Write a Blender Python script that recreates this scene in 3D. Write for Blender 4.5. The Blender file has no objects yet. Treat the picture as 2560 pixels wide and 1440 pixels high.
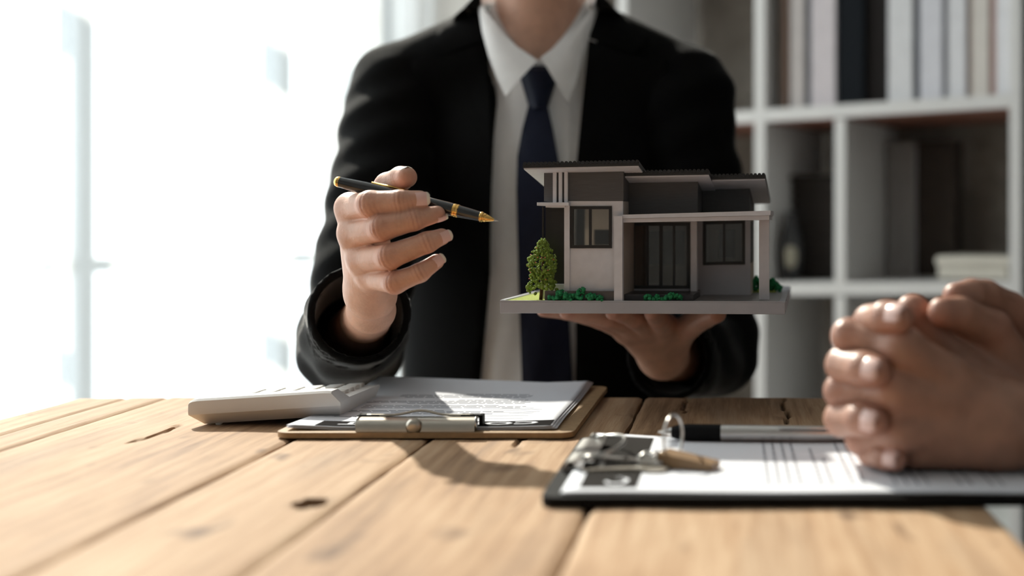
import bpy, bmesh, math, random
import numpy as np
from mathutils import Vector, Matrix, Euler

random.seed(7)
rng = np.random.default_rng(7)
scene = bpy.context.scene
COL = scene.collection

# ------------------------------------------------------------------ camera
FPX, PX0, PY0 = 3353.0, 1828.0, 554.0      # focal length and principal point in pixels of the 2560x1440 frame
TABLE = 0.75
CZ = TABLE + 0.168                          # lens height
cam_d = bpy.data.cameras.new('camera')
cam = bpy.data.objects.new('camera', cam_d)
COL.objects.link(cam)
cam.location = (0, 0, CZ)
cam.rotation_euler = (math.pi / 2, 0, 0)
cam_d.sensor_width = 36.0
cam_d.lens = FPX / 2560 * 36.0
cam_d.shift_x = (1280 - PX0) / 2560
cam_d.shift_y = -(720 - PY0) / 2560
cam_d.clip_start = 0.02
cam_d.dof.use_dof = True
cam_d.dof.focus_distance = 1.13
cam_d.dof.aperture_fstop = 2.8
scene.camera = cam

# ------------------------------------------------------------------ light
world = bpy.data.worlds.new('sky')
scene.world = world
world.use_nodes = True
bg = world.node_tree.nodes['Background']
bg.inputs[0].default_value = (0.90, 0.96, 1.0, 1)
bg.inputs[1].default_value = 3.5
SUN_EL = math.radians(37)
SUN_AZ = math.radians(31.5)          # from straight behind the sitter towards the window side
SUN_DIR = Vector((math.sin(SUN_AZ) * math.cos(SUN_EL), -math.cos(SUN_AZ) * math.cos(SUN_EL), -math.sin(SUN_EL)))
sun_d = bpy.data.lights.new('sun', 'SUN')
sun_d.energy = 11.5
sun_d.color = (1.0, 0.93, 0.82)
sun_d.angle = math.radians(1.2)
sun = bpy.data.objects.new('sun', sun_d)
COL.objects.link(sun)
sun.rotation_euler = SUN_DIR.to_track_quat('-Z', 'Y').to_euler()
sun.location = (-3, 6, 5)
vs = scene.view_settings
vs.view_transform = 'Standard'
vs.look = 'None'
vs.exposure = 0.0
vs.gamma = 1.0
vs.use_curve_mapping = False
scene.cycles.max_bounces = 5
scene.cycles.diffuse_bounces = 3
scene.cycles.glossy_bounces = 2
scene.cycles.transparent_max_bounces = 8
scene.cycles.sample_clamp_indirect = 8.0
scene.cycles.caustics_reflective = False
scene.cycles.caustics_refractive = False
scene.cycles.adaptive_threshold = 0.025


def P(px, py, d):
    """point seen at pixel (px, py) standing d metres in front of the lens"""
    return Vector(((px - PX0) / FPX * d, d, CZ + (PY0 - py) / FPX * d))


# room frame: corner between the window wall and the shelf wall, a runs along the shelf wall, b along the window wall
TH = math.radians(25)
E1 = Vector((math.cos(TH), -math.sin(TH), 0))
E2 = Vector((-math.sin(TH), -math.cos(TH), 0))
CORNER = Vector((-0.794, 3.515, 0))


def W(a, b, z):
    return CORNER + E1 * a + E2 * b + Vector((0, 0, z))


WIN_B0, WIN_B1, WIN_Z0, WIN_Z1 = 0.05, 3.42, 0.06, 2.95
por_d = bpy.data.lights.new('window_portal', 'AREA')
por_d.shape = 'RECTANGLE'
por_d.size = WIN_B1 - WIN_B0
por_d.size_y = WIN_Z1 - WIN_Z0
por_d.cycles.is_portal = True
por = bpy.data.objects.new('window_portal', por_d)
COL.objects.link(por)
por.location = W(-0.16, (WIN_B0 + WIN_B1) / 2, (WIN_Z0 + WIN_Z1) / 2)
_m = Matrix((E2.to_4d()[:3], (0, 0, 1), (-E1).to_4d()[:3])).transposed()
if _m.determinant() < 0:
    _m = Matrix(((-E2).to_4d()[:3], (0, 0, 1), (-E1).to_4d()[:3])).transposed()
por.rotation_euler = _m.to_euler()

# ------------------------------------------------------------------ materials
MATS = {}


def principled(name):
    m = bpy.data.materials.new(name)
    m.use_nodes = True
    nt = m.node_tree
    return m, nt, nt.nodes['Principled BSDF']


def mat(name, col, rough=0.5, metal=0.0, var=0.08, scale=40.0, bump=0.0, bscale=None, coat=0.0, sheen=0.0,
        spec=0.5, sss=0.0, stretch=None):
    if name in MATS:
        return MATS[name]
    m, nt, b = principled(name)
    b.inputs['Roughness'].default_value = rough
    b.inputs['Metallic'].default_value = metal
    b.inputs['Specular IOR Level'].default_value = spec
    b.inputs['Coat Weight'].default_value = coat
    b.inputs['Sheen Weight'].default_value = sheen
    if sss:
        b.inputs['Subsurface Weight'].default_value = sss
        b.inputs['Subsurface Radius'].default_value = (1.0, 0.35, 0.2)
        b.inputs['Subsurface Scale'].default_value = 0.006
    tc = nt.nodes.new('ShaderNodeTexCoord')
    mp = nt.nodes.new('ShaderNodeMapping')
    if stretch:
        mp.inputs['Scale'].default_value = stretch
    nt.links.new(tc.outputs['Object'], mp.inputs['Vector'])
    n = nt.nodes.new('ShaderNodeTexNoise')
    n.inputs['Scale'].default_value = scale
    n.inputs['Detail'].default_value = 4
    nt.links.new(mp.outputs['Vector'], n.inputs['Vector'])
    r = nt.nodes.new('ShaderNodeValToRGB')
    r.color_ramp.elements[0].position = 0.3
    r.color_ramp.elements[1].position = 0.7
    r.color_ramp.elements[0].color = tuple(c * (1 - var) for c in col) + (1,)
    r.color_ramp.elements[1].color = tuple(min(1, c * (1 + var)) for c in col) + (1,)
    nt.links.new(n.outputs['Fac'], r.inputs['Fac'])
    nt.links.new(r.outputs['Color'], b.inputs['Base Color'])
    if bump:
        n2 = nt.nodes.new('ShaderNodeTexNoise')
        n2.inputs['Scale'].default_value = bscale or scale * 4
        n2.inputs['Detail'].default_value = 5
        nt.links.new(mp.outputs['Vector'], n2.inputs['Vector'])
        bp = nt.nodes.new('ShaderNodeBump')
        bp.inputs['Strength'].default_value = bump
        bp.inputs['Distance'].default_value = 0.002
        nt.links.new(n2.outputs['Fac'], bp.inputs['Height'])
        nt.links.new(bp.outputs['Normal'], b.inputs['Normal'])
    MATS[name] = m
    return m


def wood_material(name, cols, dark=0.0):
    m, nt, b = principled(name)
    L = nt.links.new
    tc = nt.nodes.new('ShaderNodeTexCoord')
    oi = nt.nodes.new('ShaderNodeObjectInfo')
    off = nt.nodes.new('ShaderNodeVectorMath')
    off.operation = 'SCALE'
    off.inputs[0].default_value = (3.1, 7.7, 1.3)
    L(oi.outputs['Random'], off.inputs['Scale'])
    add = nt.nodes.new('ShaderNodeVectorMath')
    L(tc.outputs['Object'], add.inputs[0])
    L(off.outputs['Vector'], add.inputs[1])

    def noise(scale3, scale, detail, dist=0.0, rough=0.55):
        mp = nt.nodes.new('ShaderNodeMapping')
        mp.inputs['Scale'].default_value = scale3
        L(add.outputs['Vector'], mp.inputs['Vector'])
        n = nt.nodes.new('ShaderNodeTexNoise')
        n.inputs['Scale'].default_value = scale
        n.inputs['Detail'].default_value = detail
        n.inputs['Roughness'].default_value = rough
        n.inputs['Distortion'].default_value = dist
        L(mp.outputs['Vector'], n.inputs['Vector'])
        return n
    big = noise((1, 0.25, 1), 9.0, 3, 0.6)
    grain = noise((1, 0.045, 1), 160.0, 6, 0.9, 0.65)
    fine = noise((1, 0.02, 1), 700.0, 4, 0.2, 0.7)
    # ring figure: a wave across the plank bent by a slow noise
    wmp = nt.nodes.new('ShaderNodeMapping')
    wmp.inputs['Scale'].default_value = (1, 0.16, 1)
    L(add.outputs['Vector'], wmp.inputs['Vector'])
    wav = nt.nodes.new('ShaderNodeTexWave')
    wav.wave_type = 'BANDS'
    wav.bands_direction = 'X'
    wav.inputs['Scale'].default_value = 22.0
    wav.inputs['Distortion'].default_value = 9.0
    wav.inputs['Detail'].default_value = 3.0
    wav.inputs['Detail Scale'].default_value = 0.9
    L(wmp.outputs['Vector'], wav.inputs['Vector'])

    def mix(a, bb, f):
        x = nt.nodes.new('ShaderNodeMix')
        x.data_type = 'FLOAT'
        x.inputs['Factor'].default_value = f
        L(a, x.inputs['A'])
        L(bb, x.inputs['B'])
        return x.outputs['Result']
    v = mix(grain.outputs['Fac'], wav.outputs['Fac'], 0.13)
    v = mix(v, big.outputs['Fac'], 0.52)
    v = mix(v, fine.outputs['Fac'], 0.22)
    rp = nt.nodes.new('ShaderNodeValToRGB')
    cr = rp.color_ramp
    cr.elements[0].position = 0.33
    cr.elements[0].color = cols[0] + (1,)
    cr.elements[1].position = 0.66
    cr.elements[1].color = cols[2] + (1,)
    e = cr.elements.new(0.48)
    e.color = cols[1] + (1,)
    L(v, rp.inputs['Fac'])
    # grey weathering in slow patches
    gw = noise((1, 0.12, 1), 14.0, 4, 1.2)
    gr = nt.nodes.new('ShaderNodeValToRGB')
    gr.color_ramp.elements[0].position = 0.52
    gr.color_ramp.elements[1].position = 0.75
    L(gw.outputs['Fac'], gr.inputs['Fac'])
    gs = nt.nodes.new('ShaderNodeMath')
    gs.operation = 'MULTIPLY'
    gs.inputs[1].default_value = 0.45
    L(gr.outputs['Color'], gs.inputs[0])
    mc = nt.nodes.new('ShaderNodeMix')
    mc.data_type = 'RGBA'
    L(gs.outputs[0], mc.inputs['Factor'])
    L(rp.outputs['Color'], mc.inputs['A'])
    mc.inputs['B'].default_value = (0.23, 0.17, 0.125, 1)
    # dark knots and pores
    kn = noise((1, 0.5, 1), 26.0, 2, 0.3)
    kr = nt.nodes.new('ShaderNodeValToRGB')
    kr.color_ramp.elements[0].position = 0.20
    kr.color_ramp.elements[0].color = (0.25, 0.2, 0.17, 1)
    kr.color_ramp.elements[1].position = 0.34
    kr.color_ramp.elements[1].color = (1, 1, 1, 1)
    L(kn.outputs['Fac'], kr.inputs['Fac'])
    mk = nt.nodes.new('ShaderNodeMix')
    mk.data_type = 'RGBA'
    mk.blend_type = 'MULTIPLY'
    mk.inputs['Factor'].default_value = 1.0
    L(mc.outputs['Result'], mk.inputs['A'])
    L(kr.outputs['Color'], mk.inputs['B'])
    # knot hole and splits: knot stain plus hollow shade painted dark from the mesh
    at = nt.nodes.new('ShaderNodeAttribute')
    at.attribute_name = 'hollow_dark'
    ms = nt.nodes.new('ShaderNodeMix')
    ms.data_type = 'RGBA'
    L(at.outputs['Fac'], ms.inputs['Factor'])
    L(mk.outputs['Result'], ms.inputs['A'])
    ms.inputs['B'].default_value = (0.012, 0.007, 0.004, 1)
    L(ms.outputs['Result'], b.inputs['Base Color'])
    b.inputs['Roughness'].default_value = 0.72
    b.inputs['Specular IOR Level'].default_value = 0.22
    bp = nt.nodes.new('ShaderNodeBump')
    bp.inputs['Strength'].default_value = 0.55
    bp.inputs['Distance'].default_value = 0.0016
    L(v, bp.inputs['Height'])
    L(bp.outputs['Normal'], b.inputs['Normal'])
    return m


WOOD = wood_material('reclaimed_wood', ((0.20, 0.108, 0.056), (0.43, 0.265, 0.15), (0.60, 0.42, 0.27)))
SUIT = mat('black_wool', (0.004, 0.0038, 0.0038), 0.8, var=0.2, scale=300, bump=0.2, bscale=900, sheen=0.34, spec=0.06)
SUIT.node_tree.nodes['Principled BSDF'].inputs['Sheen Roughness'].default_value = 0.17
SHIRT = mat('white_cotton', (0.86, 0.84, 0.83), 0.8, var=0.03, scale=60, bump=0.08, bscale=1500)
TIE = mat('navy_silk', (0.006, 0.009, 0.026), 0.5, spec=0.22, var=0.2, scale=400, bump=0.15, bscale=1200)


def skin_material(name, base, red, rough, spec):
    m = mat(name, base, rough, var=0.10, scale=70, bump=0.20, bscale=420, sss=0.12, spec=spec)
    nt = m.node_tree
    b = nt.nodes['Principled BSDF']
    src = b.inputs['Base Color'].links[0].from_socket
    at = nt.nodes.new('ShaderNodeAttribute')
    at.attribute_name = 'flush'
    mx = nt.nodes.new('ShaderNodeMix')
    mx.data_type = 'RGBA'
    nt.links.new(at.outputs['Fac'], mx.inputs['Factor'])
    nt.links.new(src, mx.inputs['A'])
    mx.inputs['B'].default_value = red + (1,)
    a2 = nt.nodes.new('ShaderNodeAttribute')
    a2.attribute_name = 'crease'
    m2 = nt.nodes.new('ShaderNodeMix')
    m2.data_type = 'RGBA'
    nt.links.new(a2.outputs['Fac'], m2.inputs['Factor'])
    nt.links.new(mx.outputs['Result'], m2.inputs['A'])
    m2.inputs['B'].default_value = (red[0] * 0.55, red[1] * 0.5, red[2] * 0.5, 1)  # knuckle folds darkened in the colour to stand for their shade
    nt.links.new(m2.outputs['Result'], b.inputs['Base Color'])
    return m


SKIN = skin_material('skin', (0.66, 0.385, 0.275), (0.62, 0.245, 0.175), 0.46, 0.4)
SKIN2 = skin_material('tanned_skin', (0.42, 0.225, 0.155), (0.50, 0.21, 0.16), 0.42, 0.5)
NAIL = mat('fingernail', (0.80, 0.52, 0.47), 0.30, var=0.05, coat=0.1)
NAILTIP = mat('fingernail_edge', (0.85, 0.74, 0.62), 0.3, var=0.04)
HAIR = mat('dark_hair', (0.02, 0.014, 0.01), 0.5, var=0.3, scale=200, bump=0.4)
BLACK_LACQ = mat('black_lacquer', (0.006, 0.006, 0.007), 0.12, var=0.1, coat=0.8)
GOLD = mat('gold', (0.85, 0.52, 0.16), 0.2, 1.0, var=0.05)
STEEL = mat('steel', (0.55, 0.54, 0.52), 0.28, 1.0, var=0.05)
NICKEL = mat('satin_nickel', (0.50, 0.46, 0.40), 0.36, 1.0, var=0.06, scale=90)
PAPER = mat('paper', (0.80, 0.81, 0.86), 0.9, var=0.01, spec=0.1)
INK = mat('ink_grey', (0.24, 0.25, 0.29), 0.95, var=0.1, spec=0.05)
INK_BLACK = mat('ink_black', (0.014, 0.012, 0.012), 0.95, var=0.1, spec=0.03)
BOARD = mat('hardboard', (0.36, 0.225, 0.11), 0.6, var=0.14, scale=160, bump=0.1)
BLACK_PLASTIC = mat('black_plastic', (0.005, 0.005, 0.0055), 0.6, var=0.1, spec=0.12)
CALC = mat('calculator_plastic', (0.80, 0.78, 0.76), 0.38, var=0.02)
CALC_KEY = mat('calculator_key', (0.70, 0.69, 0.66), 0.45, var=0.02)
M_WHITE = mat('model_white', (0.73, 0.72, 0.755), 0.6, var=0.04, scale=120)
M_BASE = mat('model_base_grey', (0.44, 0.44, 0.475), 0.5, var=0.04, scale=60)
M_DARK = mat('model_dark_grey', (0.095, 0.09, 0.09), 0.6, var=0.10, scale=100, stretch=(1, 1, 14))
M_BLACK = mat('model_black', (0.010, 0.008, 0.008), 0.45, var=0.1)
M_ROOF = mat('model_roof_tile', (0.016, 0.013, 0.012), 0.4, var=0.2, scale=200)
M_PAVE = mat('model_paving', (0.20, 0.19, 0.185), 0.35, var=0.06, scale=100)
M_STEP = mat('model_step', (0.055, 0.05, 0.052), 0.4, var=0.08)
M_GRASS = mat('model_grass', (0.40, 0.47, 0.09), 0.95, var=0.30, scale=900, bump=0.8, bscale=1500)
M_LEAF = mat('model_foliage', (0.20, 0.29, 0.04), 0.85, var=0.45, scale=260)
M_BUSH = mat('model_bush', (0.012, 0.215, 0.075), 0.8, var=0.35, scale=500)
M_TRUNK = mat('model_trunk', (0.10, 0.045, 0.025), 0.8, var=0.25, scale=300)
M_BERRY = mat('model_berry', (0.55, 0.16, 0.07), 0.5, var=0.1)
M_INNER = mat('model_inner_wall', (0.50, 0.43, 0.37), 0.8, var=0.08, scale=60)
M_INNER2 = mat('model_inner_brown', (0.15, 0.095, 0.06), 0.7, var=0.25, scale=40)
SHELF = mat('shelf_white', (0.76, 0.74, 0.72), 0.45, var=0.02)
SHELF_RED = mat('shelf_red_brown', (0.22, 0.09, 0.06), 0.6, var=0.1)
CURTAIN = None


def mix_material(name, make):
    m = bpy.data.materials.new(name)
    m.use_nodes = True
    nt = m.node_tree
    nt.nodes.remove(nt.nodes['Principled BSDF'])
    make(nt, nt.nodes['Material Output'])
    return m


def _curtain(nt, out):
    tc = nt.nodes.new('ShaderNodeTexCoord')
    mp = nt.nodes.new('ShaderNodeMapping')
    mp.inputs['Scale'].default_value = (9, 9, 0.4)
    n = nt.nodes.new('ShaderNodeTexNoise')
    n.inputs['Scale'].default_value = 3.0
    nt.links.new(tc.outputs['Object'], mp.inputs['Vector'])
    nt.links.new(mp.outputs['Vector'], n.inputs['Vector'])
    mr = nt.nodes.new('ShaderNodeMapRange')
    mr.inputs['To Min'].default_value = 0.34
    mr.inputs['To Max'].default_value = 0.50
    nt.links.new(n.outputs['Fac'], mr.inputs['Value'])
    t = nt.nodes.new('ShaderNodeBsdfTransparent')
    tl = nt.nodes.new('ShaderNodeBsdfTranslucent')
    tl.inputs['Color'].default_value = (0.92, 0.93, 0.92, 1)
    df = nt.nodes.new('ShaderNodeBsdfDiffuse')
    df.inputs['Color'].default_value = (0.9, 0.9, 0.88, 1)
    m1 = nt.nodes.new('ShaderNodeMixShader')
    m1.inputs[0].default_value = 0.35
    nt.links.new(tl.outputs[0], m1.inputs[1])
    nt.links.new(df.outputs[0], m1.inputs[2])
    m2 = nt.nodes.new('ShaderNodeMixShader')
    nt.links.new(mr.outputs['Result'], m2.inputs[0])
    nt.links.new(t.outputs[0], m2.inputs[1])
    nt.links.new(m1.outputs[0], m2.inputs[2])
    nt.links.new(m2.outputs[0], out.inputs['Surface'])


def _pane(tint, gl):
    def f(nt, out):
        t = nt.nodes.new('ShaderNodeBsdfTransparent')
        t.inputs['Color'].default_value = tint + (1,)
        g = nt.nodes.new('ShaderNodeBsdfGlossy')
        g.inputs['Roughness'].default_value = 0.03
        m2 = nt.nodes.new('ShaderNodeMixShader')
        m2.inputs[0].default_value = gl
        nt.links.new(t.outputs[0], m2.inputs[1])
        nt.links.new(g.outputs[0], m2.inputs[2])
        nt.links.new(m2.outputs[0], out.inputs['Surface'])
    return f


CURTAIN = mix_material('sheer_fabric', _curtain)
GLASS = mix_material('window_glass', _pane((0.97, 0.985, 0.98), 0.05))
MODEL_GLASS = mix_material('model_glass', _pane((0.80, 0.78, 0.75), 0.06))


def concrete():
    m, nt, b = principled('concrete')
    L = nt.links.new
    tc = nt.nodes.new('ShaderNodeTexCoord')
    a = nt.nodes.new('ShaderNodeTexNoise')
    a.inputs['Scale'].default_value = 3.2
    a.inputs['Detail'].default_value = 8
    a.inputs['Roughness'].default_value = 0.65
    L(tc.outputs['Object'], a.inputs['Vector'])
    r = nt.nodes.new('ShaderNodeValToRGB')
    r.color_ramp.elements[0].position = 0.32
    r.color_ramp.elements[0].color = (0.19, 0.16, 0.135, 1)
    r.color_ramp.elements[1].position = 0.68
    r.color_ramp.elements[1].color = (0.56, 0.51, 0.45, 1)
    L(a.outputs['Fac'], r.inputs['Fac'])
    L(r.outputs['Color'], b.inputs['Base Color'])
    b.inputs['Roughness'].default_value = 0.9
    bp = nt.nodes.new('ShaderNodeBump')
    bp.inputs['Strength'].default_value = 0.4
    bp.inputs['Distance'].default_value = 0.01
    L(a.outputs['Fac'], bp.inputs['Height'])
    L(bp.outputs['Normal'], b.inputs['Normal'])
    return m


CONCRETE = concrete()
PLASTER = mat('plaster', (0.72, 0.71, 0.70), 0.9, var=0.04, scale=6)
CEIL = mat('ceiling_paint', (0.76, 0.76, 0.75), 0.9, var=0.02, scale=6)
FLOOR = mat('floor_screed', (0.26, 0.22, 0.18), 0.6, var=0.12, scale=4)

# ------------------------------------------------------------------ mesh helpers
ORG = {}


class MB:
    def __init__(self):
        self.v, self.f = [], []

    def add(self, vs, fs):
        o = len(self.v)
        self.v += [tuple(x) for x in vs]
        self.f += [tuple(i + o for i in f) for f in fs]
        return self

    def hexa(self, a):
        """8 points: bottom ring 0-3, top ring 4-7"""
        return self.add(a, [(3, 2, 1, 0), (4, 5, 6, 7), (0, 1, 5, 4), (1, 2, 6, 5), (2, 3, 7, 6), (3, 0, 4, 7)])

    def box(self, lo, hi, fn=None):
        x0, y0, z0 = lo
        x1, y1, z1 = hi
        pts = [(x0, y0, z0), (x1, y0, z0), (x1, y1, z0), (x0, y1, z0), (x0, y0, z1), (x1, y0, z1), (x1, y1, z1), (x0, y1, z1)]
        if fn:
            pts = [fn(*p) for p in pts]
        return self.hexa(pts)

    def bbox(self, lo, hi, r, fn=None):
        """box with bevelled edges"""
        bm = bmesh.new()
        bmesh.ops.create_cube(bm, size=1)
        for v in bm.verts:
            v.co = Vector([(lo[i] + hi[i]) / 2 + v.co[i] * (hi[i] - lo[i]) for i in range(3)])
        bmesh.ops.bevel(bm, geom=list(bm.edges), offset=r, segments=3, affect='EDGES', profile=0.5)
        return self.bm(bm, fn)

    def bm(self, bm, fn=None):
        bm.verts.ensure_lookup_table()
        for i, v in enumerate(bm.verts):
            v.index = i
        vs_ = [tuple(fn(*v.co)) if fn else tuple(v.co) for v in bm.verts]
        fs_ = [tuple(v.index for v in f.verts) for f in bm.faces]
        bm.free()
        return self.add(vs_, fs_)

    def tube(self, pts, r, n=10, closed=False):
        pts = [Vector(p) for p in pts]
        rs = r if isinstance(r, (list, tuple)) else [r] * len(pts)
        m = len(pts)
        ring = []
        prev = None
        for i, p in enumerate(pts):
            if closed:
                t = pts[(i + 1) % m] - pts[i - 1]
            else:
                t = pts[min(i + 1, m - 1)] - pts[max(i - 1, 0)]
            t.normalize()
            if prev is None:
                u = t.orthogonal().normalized()
            else:
                u = (prev - t * prev.dot(t)).normalized()
            prev = u
            w = t.cross(u)
            ring.append([p + (u * math.cos(2 * math.pi * k / n) + w * math.sin(2 * math.pi * k / n)) * rs[i] for k in range(n)])
        vs_ = [q for rr in ring for q in rr]
        fs_ = []
        for i in range(m if closed else m - 1):
            j = (i + 1) % m
            for k in range(n):
                fs_.append((i * n + k, i * n + (k + 1) % n, j * n + (k + 1) % n, j * n + k))
        if not closed:
            fs_.append(tuple(range(n - 1, -1, -1)))
            fs_.append(tuple((m - 1) * n + k for k in range(n)))
        return self.add(vs_, fs_)

    def lathe(self, a, axis, prof, n=28):
        a = Vector(a)
        axis = Vector(axis).normalized()
        pts = [a + axis * s for s, r in prof]
        return self.tube(pts, [max(r, 1e-5) for s, r in prof], n)

    def prism(self, poly, fn, t0, t1):
        """polygon of 2-D points, fn(x, y, t) -> world"""
        n = len(poly)
        vs_ = [fn(x, y, t0) for x, y in poly] + [fn(x, y, t1) for x, y in poly]
        fs_ = [tuple(range(n - 1, -1, -1)), tuple(range(n, 2 * n))]
        fs_ += [(i, (i + 1) % n, n + (i + 1) % n, n + i) for i in range(n)]
        return self.add(vs_, fs_)

    def ico(self, c, r, sub=2, sq=(1, 1, 1)):
        bm = bmesh.new()
        bmesh.ops.create_icosphere(bm, subdivisions=sub, radius=1.0)
        c = Vector(c)
        for v in bm.verts:
            v.co = Vector((c.x + v.co.x * r * sq[0], c.y + v.co.y * r * sq[1], c.z + v.co.z * r * sq[2]))
        return self.bm(bm)


def mesh_from(name, vs_, fs_):
    me = bpy.data.meshes.new(name)
    me.from_pydata([tuple(map(float, v)) for v in vs_], [], [tuple(map(int, f)) for f in fs_])
    me.update()
    return me


def tag(o, label=None, cat=None, group=None, kind=None):
    if label:
        o['label'] = label
    if cat:
        o['category'] = cat
    if group:
        o['group'] = group
    if kind:
        o['kind'] = kind
    return o


def obj(name, mb, material, parent=None, smooth=False, fix=True):
    V = np.array(mb.v, dtype=float)
    if parent is None:
        lo, hi = V.min(0), V.max(0)
        org = Vector(((lo[0] + hi[0]) / 2, (lo[1] + hi[1]) / 2, lo[2]))
    else:
        org = ORG[parent.name]
    me = mesh_from(name, V - np.array(org), mb.f)
    if fix:
        bm = bmesh.new()
        bm.from_mesh(me)
        bmesh.ops.recalc_face_normals(bm, faces=bm.faces)
        bm.to_mesh(me)
        bm.free()
    me.materials.append(material)
    if smooth is True:
        me.shade_smooth()
    elif smooth:
        me.shade_smooth()
        me.set_sharp_from_angle(angle=math.radians(smooth))
    o = bpy.data.objects.new(name, me)
    COL.objects.link(o)
    if parent is None:
        o.location = org
    else:
        o.parent = parent
    ORG[o.name] = org
    return o


def thing(name, loc, label, cat, group=None):
    o = bpy.data.objects.new(name, None)
    COL.objects.link(o)
    o.empty_display_size = 0.05
    o.location = loc
    ORG[o.name] = Vector(loc)
    tag(o, label, cat, group)
    return o


def dup(o, delta):
    c = o.copy()
    COL.objects.link(c)
    c.location = Vector(o.location) + Vector(delta)
    ORG[c.name] = ORG[o.name]
    return c


def struct(name, mb, material, smooth=False):
    return tag(obj(name, mb, material, smooth=smooth), kind='structure')


# ------------------------------------------------------------------ room
RA, RB, RH = 4.6, 5.2, 3.2       # room length along the shelf wall, along the window wall, height
struct('floor', MB().box((-0.3, -0.3, -0.12), (RA + 0.2, RB + 0.2, 0), W), FLOOR)
struct('ceiling', MB().box((-0.3, -0.3, RH), (RA + 0.2, RB + 0.2, RH + 0.12), W), CEIL)
struct('wall_back', MB().box((-0.3, -0.2, 0), (RA + 0.2, 0, RH), W), CONCRETE)
struct('wall_right', MB().box((RA, 0, 0), (RA + 0.2, RB, RH), W), PLASTER)
struct('wall_front', MB().box((-0.3, RB, 0), (RA + 0.2, RB + 0.2, RH), W), PLASTER)
wl = MB()
wl.box((-0.3, 0, 0), (0, WIN_B0, RH), W)
wl.box((-0.3, WIN_B1, 0), (0, RB, RH), W)
wl.box((-0.3, WIN_B0, WIN_Z1), (0, WIN_B1, RH), W)
wl.box((-0.3, WIN_B0, 0), (0, WIN_B1, WIN_Z0), W)
struct('wall_left', wl, PLASTER)

# window: frame, mullions, transoms, panes
FRAME = mat('window_frame_paint', (0.27, 0.30, 0.32), 0.4, var=0.02)
wf = MB()
for lo, hi in (((-0.14, WIN_B0, WIN_Z0), (-0.08, WIN_B0 + 0.05, WIN_Z1)), ((-0.14, WIN_B1 - 0.05, WIN_Z0), (-0.08, WIN_B1, WIN_Z1)),
               ((-0.14, WIN_B0 + 0.05, WIN_Z0), (-0.08, WIN_B1 - 0.05, WIN_Z0 + 0.05)), ((-0.14, WIN_B0 + 0.05, WIN_Z1 - 0.05), (-0.08, WIN_B1 - 0.05, WIN_Z1))):
    wf.box(lo, hi, W)
win = struct('window_1', wf, FRAME)
mull = [0.43, 0.978, 1.60, 2.25, 2.84]
Z_TR = [0.83, 1.44]
edges_b = [WIN_B0 + 0.05] + mull + [WIN_B1 - 0.05]
for b in mull:
    obj('mullion', MB().box((-0.14, b - 0.018, WIN_Z0 + 0.05), (-0.08, b + 0.018, Z_TR[1] - 0.018), W), FRAME, win)
obj('transom', MB().box((-0.14, edges_b[0], Z_TR[1] - 0.018), (-0.08, edges_b[-1], Z_TR[1] + 0.018), W), FRAME, win)
obj('mullion', MB().box((-0.14, 2.25 - 0.018, Z_TR[1] + 0.018), (-0.08, 2.25 + 0.018, WIN_Z1 - 0.05), W), FRAME, win)
for b0, b1 in ((edges_b[0], 2.232), (2.268, edges_b[-1])):
    obj('pane', MB().box((-0.113, b0, Z_TR[1] + 0.018), (-0.107, b1, WIN_Z1 - 0.05), W), GLASS, win)
for i in range(len(edges_b) - 1):
    b0 = edges_b[i] + (0.018 if i else 0)
    b1 = edges_b[i + 1] - (0.018 if i < len(mull) else 0)
    obj('transom', MB().box((-0.13, b0, Z_TR[0] - 0.014), (-0.09, b1, Z_TR[0] + 0.014), W), FRAME, win)
    obj('pane', MB().box((-0.113, b0, WIN_Z0 + 0.05), (-0.107, b1, Z_TR[0] - 0.014), W), GLASS, win)
    obj('pane', MB().box((-0.113, b0, Z_TR[0] + 0.014), (-0.107, b1, Z_TR[1] - 0.018), W), GLASS, win)

# sheer curtain with soft folds, hung from a rod
nb, nz = 420, 12
cv, cf = [], []
for i in range(nb + 1):
    b = 0.015 + (3.52 - 0.015) * i / nb
    a = 0.105 + 0.026 * math.sin(b * 46 + 1.3 * math.sin(b * 7)) + 0.012 * math.sin(b * 17 + 2)
    for j in range(nz + 1):
        z = 0.02 + (3.005 - 0.02) * j / nz
        k = 1.0 - 0.25 * j / nz
        cv.append(W(0.105 + (a - 0.105) * k, b, z))
for i in range(nb):
    for j in range(nz):
        q = i * (nz + 1) + j
        cf.append((q, q + nz + 1, q + nz + 2, q + 1))
cur = obj('sheer_curtain', MB().add(cv, cf), CURTAIN, smooth=True, fix=False)
tag(cur, 'white sheer floor-length curtain glowing in front of the tall window', 'curtain')
rod = obj('curtain_rod', MB().tube([W(0.105, 0.02, 3.03), W(0.105, 3.56, 3.03)], 0.012), FRAME, smooth=40)
tag(rod, 'pale metal rod carrying the white sheer curtain', 'curtain rod')

# ------------------------------------------------------------------ table
LINES = [-0.624, -0.577, -0.539, -0.339, -0.2335, -0.084, 0.152]
YB, YF = 1.286, 0.40
table = thing('wooden_table', ((LINES[0] + LINES[-1]) / 2, (YB + YF) / 2, 0), 'rustic plank table of worn brown wood with a knot hole', 'table')
KNOT = (-0.2515, 0.803)


def snoise(x, y, s):
    return math.sin(x * 3.1 * s + 1.7 * math.sin(y * 1.3 * s)) * math.sin(y * 2.3 * s + 0.7 * math.sin(x * 2.9 * s) + s)


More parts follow.
